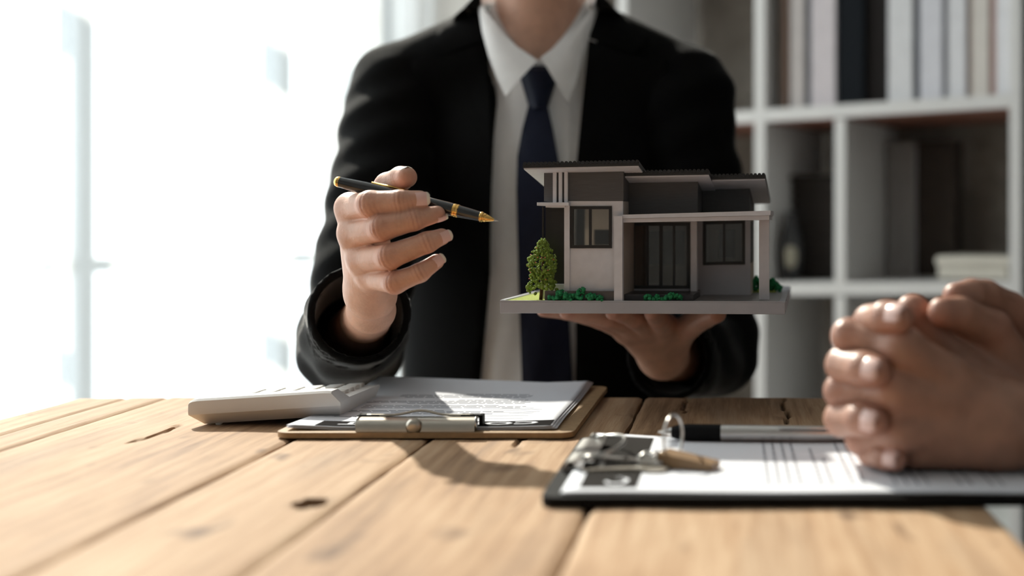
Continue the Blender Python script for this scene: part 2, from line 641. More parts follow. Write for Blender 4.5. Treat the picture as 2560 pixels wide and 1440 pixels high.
def plank(x0, x1, gap0, gap1, yb, yf, crack=None):
    x0 += gap0
    x1 -= gap1
    nx = max(6, int((x1 - x0) / 0.003))
    ny = 170
    vs_, hollow_dark = [], []
    T = 0.03
    for j in range(ny + 1):
        y = yf + (yb - yf) * j / ny
        for i in range(nx + 1):
            u = i / nx
            x = x0 + (x1 - x0) * u
            wob0 = 0.0009 * snoise(0.3, y, 9) + 0.0005 * snoise(1.1, y, 31)
            wob1 = 0.0009 * snoise(2.3, y, 8) + 0.0005 * snoise(4.1, y, 27)
            x += wob0 * (1 - u) + wob1 * u
            z = TABLE - 0.0004 + 0.0004 * snoise(x, y * 0.3, 18)
            e = min(x - x0, x1 - x, (yb - y) * 0.8)
            if e < 0.004:
                z -= 0.0022 * (1 - max(e, 0) / 0.004) ** 2
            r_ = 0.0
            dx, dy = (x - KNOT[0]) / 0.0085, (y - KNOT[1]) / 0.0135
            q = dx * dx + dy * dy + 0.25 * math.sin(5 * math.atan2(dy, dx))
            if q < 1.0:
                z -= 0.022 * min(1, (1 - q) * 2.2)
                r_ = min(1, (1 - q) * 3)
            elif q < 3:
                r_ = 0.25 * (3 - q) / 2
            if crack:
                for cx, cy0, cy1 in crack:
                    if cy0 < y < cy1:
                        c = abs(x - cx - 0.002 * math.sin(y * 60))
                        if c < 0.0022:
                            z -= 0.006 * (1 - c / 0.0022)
                            r_ = max(r_, 0.9 * (1 - c / 0.0022))  # split painted dark as well as grooved
            vs_.append((x, y, z))
            hollow_dark.append(r_)
    n1 = nx + 1
    fs_ = []
    for j in range(ny):
        for i in range(nx):
            a = j * n1 + i
            fs_.append((a, a + 1, a + n1 + 1, a + n1))
    # sides and underside
    rim = [i for i in range(n1)] + [j * n1 + nx for j in range(1, ny + 1)] + [ny * n1 + i for i in range(nx - 1, -1, -1)] + [j * n1 for j in range(ny - 1, 0, -1)]
    base = len(vs_)
    for k in rim:
        vs_.append((vs_[k][0], vs_[k][1], TABLE - T))
        hollow_dark.append(0.0)
    m = len(rim)
    for k in range(m):
        k2 = (k + 1) % m
        fs_.append((rim[k2], rim[k], base + k, base + k2))
    fs_.append(tuple(base + k for k in range(m - 1, -1, -1)))
    mb = MB()
    mb.v, mb.f = vs_, fs_
    o = obj('plank', mb, WOOD, table, smooth=35, fix=False)
    at = o.data.attributes.new('hollow_dark', 'FLOAT', 'POINT')
    at.data.foreach_set('value', hollow_dark)
    return o


gaps = [0, 0.0006, 0.0009, 0.0011, 0.0009, 0.0016, 0]
cr = [None, None, [(-0.455, 1.02, 1.11)], None, [(-0.16, 1.0, 1.05)], [(-0.042, 1.18, 1.29), (0.048, 1.12, 1.28), (0.02, 0.5, 0.62)]]
yb_j = [YB - 0.002, YB + 0.001, YB + 0.003, YB, YB + 0.002, YB + 0.001]
for i in range(6):
    plank(LINES[i], LINES[i + 1], gaps[i], gaps[i + 1], yb_j[i], YF, cr[i])
for x in (LINES[0] + 0.06, LINES[-1] - 0.06):
    for y in (YF + 0.06, YB - 0.06):
        obj('leg', MB().bbox((x - 0.03, y - 0.03, 0), (x + 0.03, y + 0.03, TABLE - 0.03), 0.003), WOOD, table)
for y in (YF + 0.06, YB - 0.06):
    obj('apron', MB().bbox((LINES[0] + 0.09, y - 0.011, TABLE - 0.10), (LINES[-1] - 0.09, y + 0.011, TABLE - 0.03), 0.002), WOOD, table)
for x in (LINES[0] + 0.06, LINES[-1] - 0.06):
    obj('apron', MB().bbox((x - 0.011, YF + 0.09, TABLE - 0.10), (x + 0.011, YB - 0.09, TABLE - 0.03), 0.002), WOOD, table)

# ------------------------------------------------------------------ bookshelf (stands against the concrete wall)
SO = Vector((0.058, 2.72, 0))       # front foot of the upright beside the model house
SV = -E2                            # into the shelf
SD = 0.33
TS = 0.52                           # distance between that upright and the right end


def S(u, v, z):
    return SO + E1 * u + SV * v + Vector((0, 0, z))


def shelf_u(px, v=0.0):
    """u of the shelf's front plane seen at pixel column px"""
    k = (px - PX0) / FPX
    o = SO + SV * v
    return (k * o.y - o.x) / (E1.x - k * E1.y)


def shelf_z(py, u, v=0.0):
    return CZ + (PY0 - py) / FPX * (SO + E1 * u + SV * v).y


shelf = thing('bookshelf', S(-0.1, 0.15, 0), 'tall open white bookshelf with staggered square compartments', 'bookshelf')
UT = 0.0115     # half thickness
U_L, U_A, U_D, U_R = -0.32, 0.0, shelf_u(2100), shelf_u(2539)
SH_TOP = 1.86


def tilt(u):
    return math.tan(math.radians(1.3)) * (u - 0.26)


Z_UP, Z_MID, Z_LOW, Z_BOT = 1.1385, 0.7875, 0.43, 0.075
for u, z1 in ((U_L, SH_TOP), (U_A, SH_TOP), (U_R, SH_TOP)):
    obj('upright', MB().bbox((u - UT, 0, 0), (u + UT, SD, z1), 0.0015, S), SHELF, shelf)
U_X = -0.70
obj('upright', MB().bbox((U_X - UT, 0, 0), (U_X + UT, SD, SH_TOP), 0.0015, S), SHELF, shelf)


def board(u0, u1, z, name='shelf_board'):
    mb = MB()
    a, b = z + tilt(u0), z + tilt(u1)
    h = 0.0125
    mb.hexa([S(u0, 0, a - h), S(u1, 0, b - h), S(u1, SD, b - h), S(u0, SD, a - h), S(u0, 0, a + h), S(u1, 0, b + h), S(u1, SD, b + h), S(u0, SD, a + h)])
    return obj(name, mb, SHELF, shelf)


for z in (Z_BOT, Z_LOW, Z_MID, Z_UP, 1.50, 1.85):
    for u0, u1 in ((U_X + UT, U_L - UT), (U_L + UT, U_A - UT), (U_A + UT, U_R - UT)):
        board(u0, u1, z)
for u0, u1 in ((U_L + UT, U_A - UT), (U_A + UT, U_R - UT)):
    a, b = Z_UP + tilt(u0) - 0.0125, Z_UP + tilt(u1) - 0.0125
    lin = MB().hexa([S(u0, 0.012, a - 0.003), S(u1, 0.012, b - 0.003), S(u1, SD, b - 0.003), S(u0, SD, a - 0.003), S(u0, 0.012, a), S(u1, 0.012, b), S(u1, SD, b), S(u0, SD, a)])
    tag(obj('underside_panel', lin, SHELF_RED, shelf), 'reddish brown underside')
for z0, z1 in ((Z_MID, Z_UP), (Z_LOW, Z_MID), (Z_BOT, Z_LOW)):
    t = tilt(U_D)
    obj('divider', MB().bbox((U_D - UT, 0, z0 + t + 0.0125), (U_D + UT, SD, z1 + t - 0.0155), 0.0015, S), SHELF, shelf)

# row of binders and books on the upper board
BK = {}


def bookmat(col):
    k = 'book_%02d%02d%02d' % tuple(int(c * 99) for c in col)
    return mat(k, col, 0.7, var=0.05, scale=30, spec=0.15)


books = [  # px left, px right, depth offset, colour, label
    (1942, 1952, 0.05, (0.30, 0.25, 0.22), 'grey-brown book at the left end of the shelf row'),
    (1953, 1962, 0.06, (0.40, 0.26, 0.20), 'thin tan book second from the left in the shelf row'),
    (1963, 1973, 0.07, (0.18, 0.16, 0.16), 'thin dark grey book beside the tan book in the shelf row'),
    (1975, 2009, 0.03, (0.62, 0.57, 0.55), 'pale pinkish white binder left of the slate grey book'),
    (2011, 2027, 0.05, (0.16, 0.17, 0.19), 'thin slate grey book between two pale binders'),
    (2029, 2089, 0.02, (0.68, 0.62, 0.64), 'wide pinkish white binder touching the black binder'),
    (2093, 2158, 0.03, (0.005, 0.007, 0.010), 'wide black binder in the middle of the shelf row'),
    (2160, 2214, 0.06, (0.014, 0.011, 0.010), 'dark brown-black binder right of the black binder'),
    (2221, 2282, 0.02, (0.74, 0.73, 0.74), 'wide white binder right of the two dark binders'),
    (2285, 2299, 0.04, (0.10, 0.11, 0.13), 'thin charcoal book between white binders'),
    (2301, 2356, 0.02, (0.70, 0.69, 0.73), 'white binder right of the thin charcoal book'),
    (2358, 2370, 0.045, (0.36, 0.36, 0.38), 'thin grey book among the white binders'),
    (2372, 2415, 0.02, (0.76, 0.75, 0.77), 'bright white binder right of the thin grey book'),
    (2417, 2429, 0.04, (0.42, 0.33, 0.29), 'thin brown book among the white binders'),
    (2431, 2472, 0.02, (0.70, 0.65, 0.60), 'cream binder between thin brown and pink books'),
    (2474, 2489, 0.035, (0.55, 0.36, 0.32), 'thin pink book near the right end of the shelf row'),
    (2491, 2525, 0.02, (0.74, 0.73, 0.75), 'white binder at the right end of the shelf row'),
]
for i, (p0, p1, v0, colr, lab) in enumerate(books):
    u0, u1 = shelf_u(p0, 0.03), shelf_u(p1, 0.03)
    v0 = 0.02 + 0.4 * v0
    zt = Z_UP + 0.0125 + max(tilt(u0), tilt(u1)) + 0.0006
    hgt = 0.29 + 0.02 * ((i * 37) % 5) / 5
    bt = thing('binder' if u1 - u0 > 0.026 else 'book', S((u0 + u1) / 2, v0 + 0.1, zt), lab, 'binder' if u1 - u0 > 0.026 else 'book', 'binders and books on the upper shelf')
    m_ = bookmat(colr)
    cov = MB()
    w = 0.0022
    dp = 0.22
    cov.bbox((u0, v0, zt), (u1, v0 + w, zt + hgt), 0.0008, S)
    cov.bbox((u0, v0 + w, zt), (u0 + w, v0 + dp, zt + hgt), 0.0006, S)
    cov.bbox((u1 - w, v0 + w, zt), (u1, v0 + dp, zt + hgt), 0.0006, S)
    obj('cover', cov, m_, bt)
    obj('pages', MB().box((u0 + w, v0 + w, zt + 0.004), (u1 - w, v0 + dp - 0.004, zt + hgt - 0.004), S), mat('book_pages', (0.66, 0.62, 0.55), 0.9, var=0.04), bt)

# things in the lower compartments
zm = Z_MID + 0.0125
u0, u1 = shelf_u(2337, 0.05), shelf_u(2522, 0.05)
zz = zm + tilt(u1) + 0.0006
bx = thing('storage_box', S((u0 + u1) / 2, 0.12, zz), 'cream lidded box lying low in the right compartment', 'box')
CREAM = mat('cream_card', (0.70, 0.65, 0.56), 0.7, var=0.04)
obj('box_body', MB().bbox((u0 + 0.004, 0.055, zz), (u1 - 0.004, 0.24, zz + 0.026), 0.004, S), CREAM, bx, smooth=40)
obj('lid', MB().bbox((u0, 0.05, zz + 0.0262), (u1, 0.245, zz + 0.045), 0.006, S), CREAM, bx, smooth=40)

u0, u1 = shelf_u(2222, 0.25), shelf_u(2290, 0.25)
zz = zm + tilt(u1) + 0.0006
f = thing('file_folder', S((u0 + u1) / 2, 0.28, zz), 'pale grey file folder standing at the back of the right compartment', 'folder')
obj('folder_cover', MB().bbox((u0, 0.24, zz), (u1, 0.243, zz + 0.285), 0.001, S), mat('folder_grey', (0.34, 0.32, 0.31), 0.7, var=0.05), f)
obj('folder_sheets', MB().bbox((u0 + 0.003, 0.2432, zz), (u1 - 0.003, 0.262, zz + 0.275), 0.001, S), PAPER, f)
u0, u1 = shelf_u(2294, 0.27), shelf_u(2388, 0.27)
f = thing('magazine_file', S((u0 + u1) / 2, 0.29, zz), 'dark brown magazine file beside the pale grey folder', 'magazine file')
mf = MB()
mf.prism([(0.265, zz), (0.325, zz), (0.325, zz + 0.29), (0.265, zz + 0.29)], lambda v, z, t: S(t, v, z), u0, u0 + 0.003)
mf.prism([(0.265, zz), (0.325, zz), (0.325, zz + 0.29), (0.265, zz + 0.29)], lambda v, z, t: S(t, v, z), u1 - 0.003, u1)
mf.box((u0 + 0.003, 0.265, zz), (u1 - 0.003, 0.268, zz + 0.29), S)
mf.box((u0 + 0.003, 0.268, zz), (u1 - 0.003, 0.325, zz + 0.003), S)
obj('file_case', mf, mat('dark_brown_card', (0.045, 0.032, 0.024), 0.7, var=0.2), f)
obj('file_sheets', MB().box((u0 + 0.006, 0.27, zz + 0.0032), (u1 - 0.006, 0.32, zz + 0.25), S), mat('file_paper', (0.2, 0.17, 0.14), 0.8), f)

# left compartment: dark box, round pale pot
uA, uB = U_A + UT + 0.003, U_D - UT - 0.003
zz = zm + tilt(uB) + 0.0006
f = thing('storage_basket', S((uA + uB) / 2, 0.2, zz), 'dark brown basket filling the narrow compartment behind the model house', 'basket')
bk = MB()
DK = mat('basket_dark', (0.030, 0.024, 0.020), 0.85, var=0.35, scale=90, bump=0.6)
for z in np.arange(0, 0.205, 0.0205):
    k = 0.004 * (z / 0.2)
    bk.bbox((uA + 0.006 - k, 0.13 - k, zz + z), (uB - 0.006 + k, 0.31 + k, zz + z + 0.0203), 0.006, S)
obj('basket_body', bk, DK, f, smooth=40)
obj('rim', MB().tube([S(uA + 0.004, 0.128, zz + 0.212), S(uB - 0.004, 0.128, zz + 0.212), S(uB - 0.004, 0.312, zz + 0.212), S(uA + 0.004, 0.312, zz + 0.212)], 0.0065, 8, True), DK, f, smooth=40)
uc = U_A + UT + 0.0265
zz = zm + tilt(uc) + 0.0006
pot = thing('ceramic_vase', S(uc, 0.07, zz), 'small dark vase with a pale oval glaze patch in the narrow compartment', 'vase')
prof = [(0, 0.014), (0.004, 0.016), (0.02, 0.021), (0.05, 0.0245), (0.08, 0.023), (0.105, 0.017), (0.118, 0.012), (0.135, 0.011), (0.142, 0.0135)]
obj('vase_body', MB().lathe(S(uc, 0.07, zz), (0, 0, 1), prof, 28), mat('vase_dark', (0.03, 0.03, 0.032), 0.4, var=0.2), pot, smooth=True)
gp = MB()
bm_ = bmesh.new()
bmesh.ops.create_uvsphere(bm_, u_segments=20, v_segments=12, radius=1)
c_ = S(uc, 0.07, zz + 0.052)
for v in bm_.verts:
    v.co = c_ + Vector((v.co.x * 0.0175, -0.0085 + v.co.y * 0.0185, v.co.z * 0.036))
gp.bm(bm_)
tag(obj('glaze_patch', gp, mat('glaze_cream', (0.42, 0.39, 0.30), 0.4, var=0.08), pot, smooth=True), 'pale cream oval')

# lowest compartment: white carton whose side shows past the table edge
u0, u1 = shelf_u(2405, 0.03), U_R - UT - 0.004
zz = Z_BOT + 0.0125 + tilt(u1) + 0.0006
f = thing('white_carton', S((u0 + u1) / 2, 0.12, zz), 'white carton low on the bookshelf, past the table corner', 'carton')
WC = mat('carton_white', (0.72, 0.73, 0.70), 0.7, var=0.03)
obj('carton_body', MB().bbox((u0, 0.03, zz), (u1, 0.28, zz + 0.305), 0.002, S), WC, f)
obj('flap', MB().bbox((u0 - 0.001, 0.028, zz + 0.3052), (u1 + 0.001, 0.15, zz + 0.308), 0.0008, S), WC, f)

# dark cabinet right of the bookshelf, a sliver of it in view
DG = mat('cabinet_charcoal', (0.022, 0.023, 0.022), 0.5, var=0.1)
cu0 = U_R + UT + 0.012
cab = thing('cabinet', S(cu0 + 0.3, 0.2, 0), 'tall charcoal cabinet right of the white bookshelf', 'cabinet')
obj('carcass', MB().bbox((cu0, 0.012, 0), (cu0 + 0.60, 0.34, 1.95), 0.002, S), DG, cab)
for k in range(2):
    d_ = obj('door', MB().bbox((cu0 + 0.004 + 0.298 * k, -0.008, 0.06), (cu0 + 0.298 + 0.298 * k, 0.0115, 1.94), 0.002, S), DG, cab)
    hx = cu0 + 0.275 + 0.055 * k
    obj('handle', MB().tube([S(hx, -0.009, 0.95), S(hx, -0.03, 0.96), S(hx, -0.03, 1.10), S(hx, -0.009, 1.11)], 0.005, 8), STEEL, d_, smooth=40)

# ------------------------------------------------------------------ clipboard with contract (brown board, clip towards the lens)
def rrect(x0, y0, x1, y1, r, n=5):
    pts = []
    for cx, cy, a0 in ((x1 - r, y1 - r, 0), (x0 + r, y1 - r, 90), (x0 + r, y0 + r, 180), (x1 - r, y0 + r, 270)):
        for k in range(n + 1):
            a = math.radians(a0 + 90 * k / n)
            pts.append((cx + r * math.cos(a), cy + r * math.sin(a)))
    return pts


def sheet(mb, x0, y0, x1, y1, zf, t=0.00025, nx=36, ny=44):
    """a sheet of paper following zf(x, y)"""
    vs_, fs_ = [], []
    for s_ in (0, t):
        for j in range(ny + 1):
            for i in range(nx + 1):
                x, y = x0 + (x1 - x0) * i / nx, y0 + (y1 - y0) * j / ny
                vs_.append((x, y, zf(x, y) + s_))
    n1, m = nx + 1, (nx + 1) * (ny + 1)
    for j in range(ny):
        for i in range(nx):
            a = j * n1 + i
            fs_.append((a + n1, a + n1 + 1, a + 1, a))
            fs_.append((m + a, m + a + 1, m + a + n1 + 1, m + a + n1))
    for i in range(nx):
        fs_.append((i, i + 1, m + i + 1, m + i))
        b_ = ny * n1 + i
        fs_.append((b_ + 1, b_, m + b_, m + b_ + 1))
    for j in range(ny):
        a = j * n1
        fs_.append((a + n1, a, m + a, m + a + n1))
        b_ = a + nx
        fs_.append((b_, b_ + n1, m + b_ + n1, m + b_))
    return mb.add(vs_, fs_)


def strip(mb, x0, y0, x1, y1, zf, up, n=8):
    along_x = abs(x1 - x0) > abs(y1 - y0)
    vs_, fs_ = [], []
    for k in range(n + 1):
        if along_x:
            x = x0 + (x1 - x0) * k / n
            pr = ((x, y0), (x, y1))
        else:
            y = y0 + (y1 - y0) * k / n
            pr = ((x1, y), (x0, y))
        for q in pr:
            vs_.append((q[0], q[1], zf(*q) + up))
    for k in range(n):
        a = 2 * k
        fs_.append((a, a + 2, a + 3, a + 1))
    return mb.add(vs_, fs_)


def text_mesh(body, size):
    cu = bpy.data.curves.new('lettering', 'FONT')
    cu.body = body
    cu.size = size
    cu.offset = size * 0.02
    cu.resolution_u = 2
    to = bpy.data.objects.new('lettering', cu)
    COL.objects.link(to)
    dg = bpy.context.evaluated_depsgraph_get()
    me = bpy.data.meshes.new_from_object(to.evaluated_get(dg))
    v = [tuple(p.co) for p in me.vertices]
    f = [tuple(p.vertices) for p in me.polygons]
    bpy.data.objects.remove(to)
    bpy.data.curves.remove(cu)
    bpy.data.meshes.remove(me)
    return v, f


CB = (-0.353, 1.034, -0.122, 1.327)     # x0, y0, x1, y1
CBT = 0.0042
cb = thing('clipboard', ((CB[0] + CB[2]) / 2, (CB[1] + CB[3]) / 2, TABLE), 'brown hardboard clipboard with satin metal clip holding the contract', 'clipboard', 'clipboards on the table')
bmx = MB().prism(rrect(*CB, 0.012), lambda x, y, t: (x, y, t), TABLE + 0.0010, TABLE + 0.0010 + CBT)
obj('board', bmx, BOARD, cb, smooth=35)
CT = TABLE + 0.0010 + CBT
# contract sheets
DX0, DX1, DY0, DY1 = CB[0] + 0.006, CB[2] - 0.018, 1.046, 1.322


def z_doc(base):
    def zf(x, y):
        u = (x - DX0) / (DX1 - DX0)
        v = (y - DY0) / (DY1 - DY0)
        z = CT + base
        z += 0.0065 * max(0, v - 0.45) ** 2 / 0.3 * max(0, 1 - u * 1.25)         # curled far left corner
        z += 0.0016 * max(0, u - 0.8) / 0.2 * (0.6 + 0.4 * math.sin(7 * v)) + 0.0022 * v * v
        z += 0.0018 * max(0, 1 - u * 5) * max(0, 1 - v * 4)
        return z
    return zf


doc = thing('contract_document', ((DX0 + DX1) / 2, (DY0 + DY1) / 2, CT), 'printed contract sheets on the brown clipboard beside the calculator', 'document', 'contracts on clipboards')
for k, (dz, dx) in enumerate(((0.0003, 0.004), (0.0012, 0.002), (0.0022, 0.0))):
    obj('sheet', sheet(MB(), DX0, DY0, DX1 + dx, DY1 - 0.001 * k, z_doc(dz)), PAPER, doc, smooth=True)
zt = z_doc(0.0022)
ink = MB()
rows = [(1.087, 0.30, 0.45), (1.094, 0.22, 0.60), (1.101, 0.10, 0.62), (1.1155, 0.28, 0.72), (1.122, 0.3, 0.66), (1.1285, 0.12, 0.75), (1.135, 0.12, 0.5),
        (1.151, 0.14, 0.80), (1.158, 0.14, 0.82), (1.1645, 0.14, 0.7), (1.1775, 0.3, 0.8), (1.184, 0.12, 0.82), (1.1905, 0.14, 0.80), (1.197, 0.5, 0.8),
        (1.213, 0.25, 0.78), (1.2195, 0.22, 0.80), (1.226, 0.22, 0.8), (1.2325, 0.5, 0.78)]
wd = DX1 - DX0
for y, a, b in rows:
    x = DX0 + a * wd
    xe = DX0 + b * wd
    while x < xe:
        l = random.uniform(0.004, 0.016)
        strip(ink, x, y, min(x + l, xe), y + 0.0024, zt, 0.00034)
        x += l + 0.0016
for y, a, b in ((1.0905, 0.66, 0.86), (1.105, 0.70, 0.87), (1.119, 0.78, 0.88), (1.1255, 0.68, 0.9), (1.139, 0.66, 0.9), (1.148, 0.72, 0.86)):
    strip(ink, DX0 + a * wd, y, DX0 + b * wd, y + 0.0008, zt, 0.00034)
obj('printed_text', ink, INK, doc, fix=False)
BX0, BX1, BY0, BY1 = -0.326, -0.1415, 1.0490, 1.0745
ban = obj('header_bar', strip(MB(), BX0, BY0, BX1, BY1, zt, 0.00060, 60), INK_BLACK, doc, fix=False)
tv, tf = text_mesh('CONTRACT', 0.0185)
tx = np.array(tv)
wid = tx[:, 0].max()
sc_ = 0.158 / wid
tw = []
for x, y, z in tv:
    X = -0.152 - x * sc_
    Y = 1.0680 - y * 0.95
    tw.append((X, Y, zt(X, Y) + 0.0009))
m_ = MB()
m_.v, m_.f = tw, tf
obj('lettering', m_, PAPER, ban, fix=False)

# clip: folded channel, bowed wire lever, black hinges, knob
CX0, CX1 = -0.2905, -0.1985
cy0, cy1 = 1.0365, 1.056
zc = CT + 0.0002
ch = [(cy0, zc), (cy0 + 0.0002, zc + 0.004), (cy0 + 0.003, zc + 0.0085), (cy0 + 0.008, zc + 0.0098), (cy1, zc + 0.0092), (cy1, zc + 0.0082), (cy0 + 0.009, zc + 0.0088), (cy0 + 0.0038, zc + 0.0076), (cy0 + 0.0014, zc + 0.0036), (cy0 + 0.0014, zc)]
clip = obj('clip', MB().prism(ch, lambda y, z, t: (t, y, z), CX0, CX1), NICKEL, cb, smooth=50)
obj('clip_lip', MB().bbox((CX0 + 0.002, cy0 + 0.001, zc), (CX1 - 0.002, cy1 + 0.006, zc + 0.0008), 0.0003), NICKEL, clip)
wp = []
for k in range(25):
    t = k / 24
    x = CX0 + 0.004 + (CX1 - CX0 - 0.008) * t
    h = math.exp(-((t - 0.5) / 0.16) ** 2)
    wp.append((x, cy1 - 0.001 + 0.002 * h, zc + 0.0102 + 0.0036 * h))
obj('lever', MB().tube(wp, 0.0010, 8), NICKEL, clip, smooth=True)
kn = MB().lathe((-0.2455, cy0 - 0.0028, zc + 0.0036), (0, 1, 0.1), [(0, 0.0025), (0.0006, 0.0045), (0.0025, 0.0062), (0.005, 0.0066), (0.007, 0.006)], 20)
obj('knob', kn, NICKEL, clip, smooth=True)
for sx, x in ((1, CX0), (-1, CX1)):
    obj('hinge', MB().bbox((min(x - sx * 0.003, x + sx * 0.0145), cy1 - 0.002, zc + 0.0086), (max(x - sx * 0.003, x + sx * 0.0145), cy1 + 0.006, zc + 0.0108), 0.0006), BLACK_PLASTIC, clip)
    obj('hinge_foot', MB().bbox((min(x - sx * 0.0034, x - sx * 0.0004), cy1 - 0.003, zc), (max(x - sx * 0.0034, x - sx * 0.0004), cy1 + 0.007, zc + 0.0108), 0.0006), BLACK_PLASTIC, clip)
    obj('spring', MB().tube([(x + sx * (0.0002 + 0.0004 * math.cos(a * 0.9)), cy0 + 0.008 + 0.0055 * math.cos(a), zc + 0.0055 + 0.0048 * math.sin(a)) for a in np.linspace(0, 6.2, 20)], 0.0007, 6), STEEL, clip, smooth=True)

# ------------------------------------------------------------------ calculator
calc = thing('calculator', (-0.385, 1.16, TABLE), 'white desktop calculator beside the brown clipboard', 'calculator')
CAL_O = Vector((-0.4385, 1.098, TABLE + 0.0004))
ta = math.radians(3.6)


def K(x, y, z):
    return CAL_O + Vector((x * math.cos(ta) - z * math.sin(ta) * 0.3, y, z + x * math.sin(ta)))


# main slab (keys side) and raised display ridge facing the lens with undercut foot
cl, cd = 0.1130, 0.122
body_p = [(0.012, 0.0), (0.0, 0.0095), (-0.0005, 0.012), (0.0, 0.0205), (0.0022, 0.0222), (0.018, 0.0222), (0.026, 0.0135), (cd, 0.0120), (cd + 0.002, 0.0105), (cd + 0.001, 0.001), (cd - 0.003, 0.0)]


def calc_body():
    mb = MB()
    n = len(body_p)
    vs_, fs_ = [], []
    secs = [(-0.006, 0.72), (-0.005, 0.86), (-0.0025, 0.96), (0.002, 1.0), (cl - 0.010, 1.0), (cl - 0.004, 0.985), (cl, 0.94)]
    for x, k in secs:
        cz = 0.011
        for y, z in body_p:
            yy = cd / 2 + (y - cd / 2) * (0.97 + 0.03 * k)
            zz_ = cz + (z - cz) * k if z > 0.013 else z
            xx = x
            if x < 0.01:
                xx = x + (0.0085 if z < 0.005 else 0.0)
            elif x > cl - 0.005:
                xx = x - (0.004 if z < 0.004 else 0) + (0.006 if z < 0.0145 else -0.0015)
            vs_.append(K(xx, yy, zz_))
    m = len(secs)
    for i in range(m - 1):
        for k in range(n):
            fs_.append((i * n + k, i * n + (k + 1) % n, (i + 1) * n + (k + 1) % n, (i + 1) * n + k))
    fs_.append(tuple(range(n - 1, -1, -1)))
    fs_.append(tuple((m - 1) * n + k for k in range(n)))
    return mb.add(vs_, fs_)


cbod = obj('casing', calc_body(), CALC, calc, smooth=30)
obj('display', MB().bbox((0.012, 0.0188, 0.0150), (cl - 0.02, 0.0236, 0.0188), 0.0006, lambda x, y, z: K(x, y + (0.0188 - z) * 0.6, z)), mat('lcd', (0.16, 0.19, 0.15), 0.25), calc)
kid = 0
for r_ in range(5):
    for c_ in range(6):
        x0 = 0.004 + c_ * 0.0178
        y0 = 0.036 + r_ * 0.0168
        obj('key', MB().bbox((x0, y0, 0.0118), (x0 + 0.0145, y0 + 0.0128, 0.0162 - 0.0010 * r_ * 0.2), 0.0012, K), CALC_KEY, calc, smooth=40)
for x in (0.014, cl - 0.02):
    obj('foot', MB().lathe(K(x, 0.014, -0.0003) , (0, -0.5, 1), [(0, 0.003), (0.0012, 0.003)], 12), CALC_KEY, calc)

# ------------------------------------------------------------------ second clipboard (black, clip to the left), contract, pen, keys
B2 = (-0.1125, 0.787, 0.208, 1.008)
cb2 = thing('clipboard', ((B2[0] + B2[2]) / 2, (B2[1] + B2[3]) / 2, TABLE), 'black clipboard under the clasped hands, keys and silver pen', 'clipboard', 'clipboards on the table')
obj('board', MB().prism(rrect(*B2, 0.010), lambda x, y, t: (x, y, t), TABLE + 0.0008, TABLE + 0.0062), BLACK_PLASTIC, cb2, smooth=35)
C2 = TABLE + 0.0062
D2 = (-0.101, 0.7935, 0.192, 0.9985)


def z2(base):
    def zf(x, y):
        u = (x - D2[0]) / (D2[2] - D2[0])
        v = (y - D2[1]) / (D2[3] - D2[1])
        return C2 + base + 0.0006 * math.sin(5 * u + 1) ** 2 + 0.0028 * max(0, 1 - u * 6) * v
    return zf


doc2 = thing('contract_document', ((D2[0] + D2[2]) / 2, (D2[1] + D2[3]) / 2, C2), 'printed contract sheets on the black clipboard under the keys', 'document', 'contracts on clipboards')
for dz, sh in ((0.0003, 0.0), (0.0010, -0.001)):
    obj('sheet', sheet(MB(), D2[0], D2[1], D2[2] + sh, D2[3], z2(dz)), PAPER, doc2, smooth=True)
zt2 = z2(0.0010)
ink = MB()
xr = 0.022
while xr < 0.185:
    blk = random.choice((2, 3, 4))
    for _ in range(blk):
        y = D2[1] + 0.022
        ye = D2[3] - 0.02 - random.choice((0, 0, 0.03, 0.07))
        while y < ye:
            l = random.uniform(0.004, 0.016)
            strip(ink, xr, y, xr + 0.0019, min(y + l, ye), zt2, 0.0004)
            y += l + 0.002
        xr += 0.0066
    xr += random.choice((0.006, 0.013))
obj('printed_text', ink, mat('ink_light', (0.40, 0.41, 0.45), 0.95, spec=0.05), doc2, fix=False)
hx0, hx1 = -0.0915, -0.0570
ban2 = obj('header_bar', strip(MB(), hx0, D2[1] + 0.012, hx1, D2[3] - 0.010, zt2, 0.0005, 40), mat('ink_charcoal', (0.035, 0.032, 0.030), 0.95, spec=0.03), doc2, fix=False)
tv, tf = text_mesh('CONTRACT', 0.023)
tx = np.array(tv)
wid = tx[:, 0].max()
sc_ = 0.165 / wid
m_ = MB()
m_.v = [(hx1 - 0.0065 - y * 0.95, D2[1] + 0.020 + x * sc_, zt2(hx1 - y, D2[1] + x * sc_) + 0.0006) for x, y, z in tv]
m_.f = tf
obj('lettering', m_, PAPER, ban2, fix=False)
# clip of the black clipboard
k0 = C2 + 0.0002
cy_0, cy_1 = 0.862, 0.952
ch2 = [(-0.1085, k0), (-0.1083, k0 + 0.004), (-0.105, k0 + 0.0075), (-0.098, k0 + 0.0086), (-0.0885, k0 + 0.008), (-0.0885, k0 + 0.007), (-0.0975, k0 + 0.0076), (-0.1044, k0 + 0.0066), (-0.1072, k0 + 0.0036), (-0.1072, k0)]
clip2 = obj('clip', MB().prism(ch2, lambda x, z, t: (x, t, z), cy_0, cy_1), STEEL, cb2, smooth=50)
obj('clip_lip', MB().bbox((-0.1075, cy_0 + 0.002, k0), (-0.083, cy_1 - 0.002, k0 + 0.0030), 0.0004), STEEL, clip2)
wp = []
for t in np.linspace(0, 1, 25):
    a = math.pi * t
    wp.append((-0.0955 + 0.0235 * math.sin(a) ** 0.7, cy_0 + 0.004 + (cy_1 - cy_0 - 0.008) * (0.5 - 0.5 * math.cos(a)), k0 + 0.0095 + 0.004 * math.sin(a)))
obj('lever', MB().tube(wp, 0.0012, 8), STEEL, clip2, smooth=True)
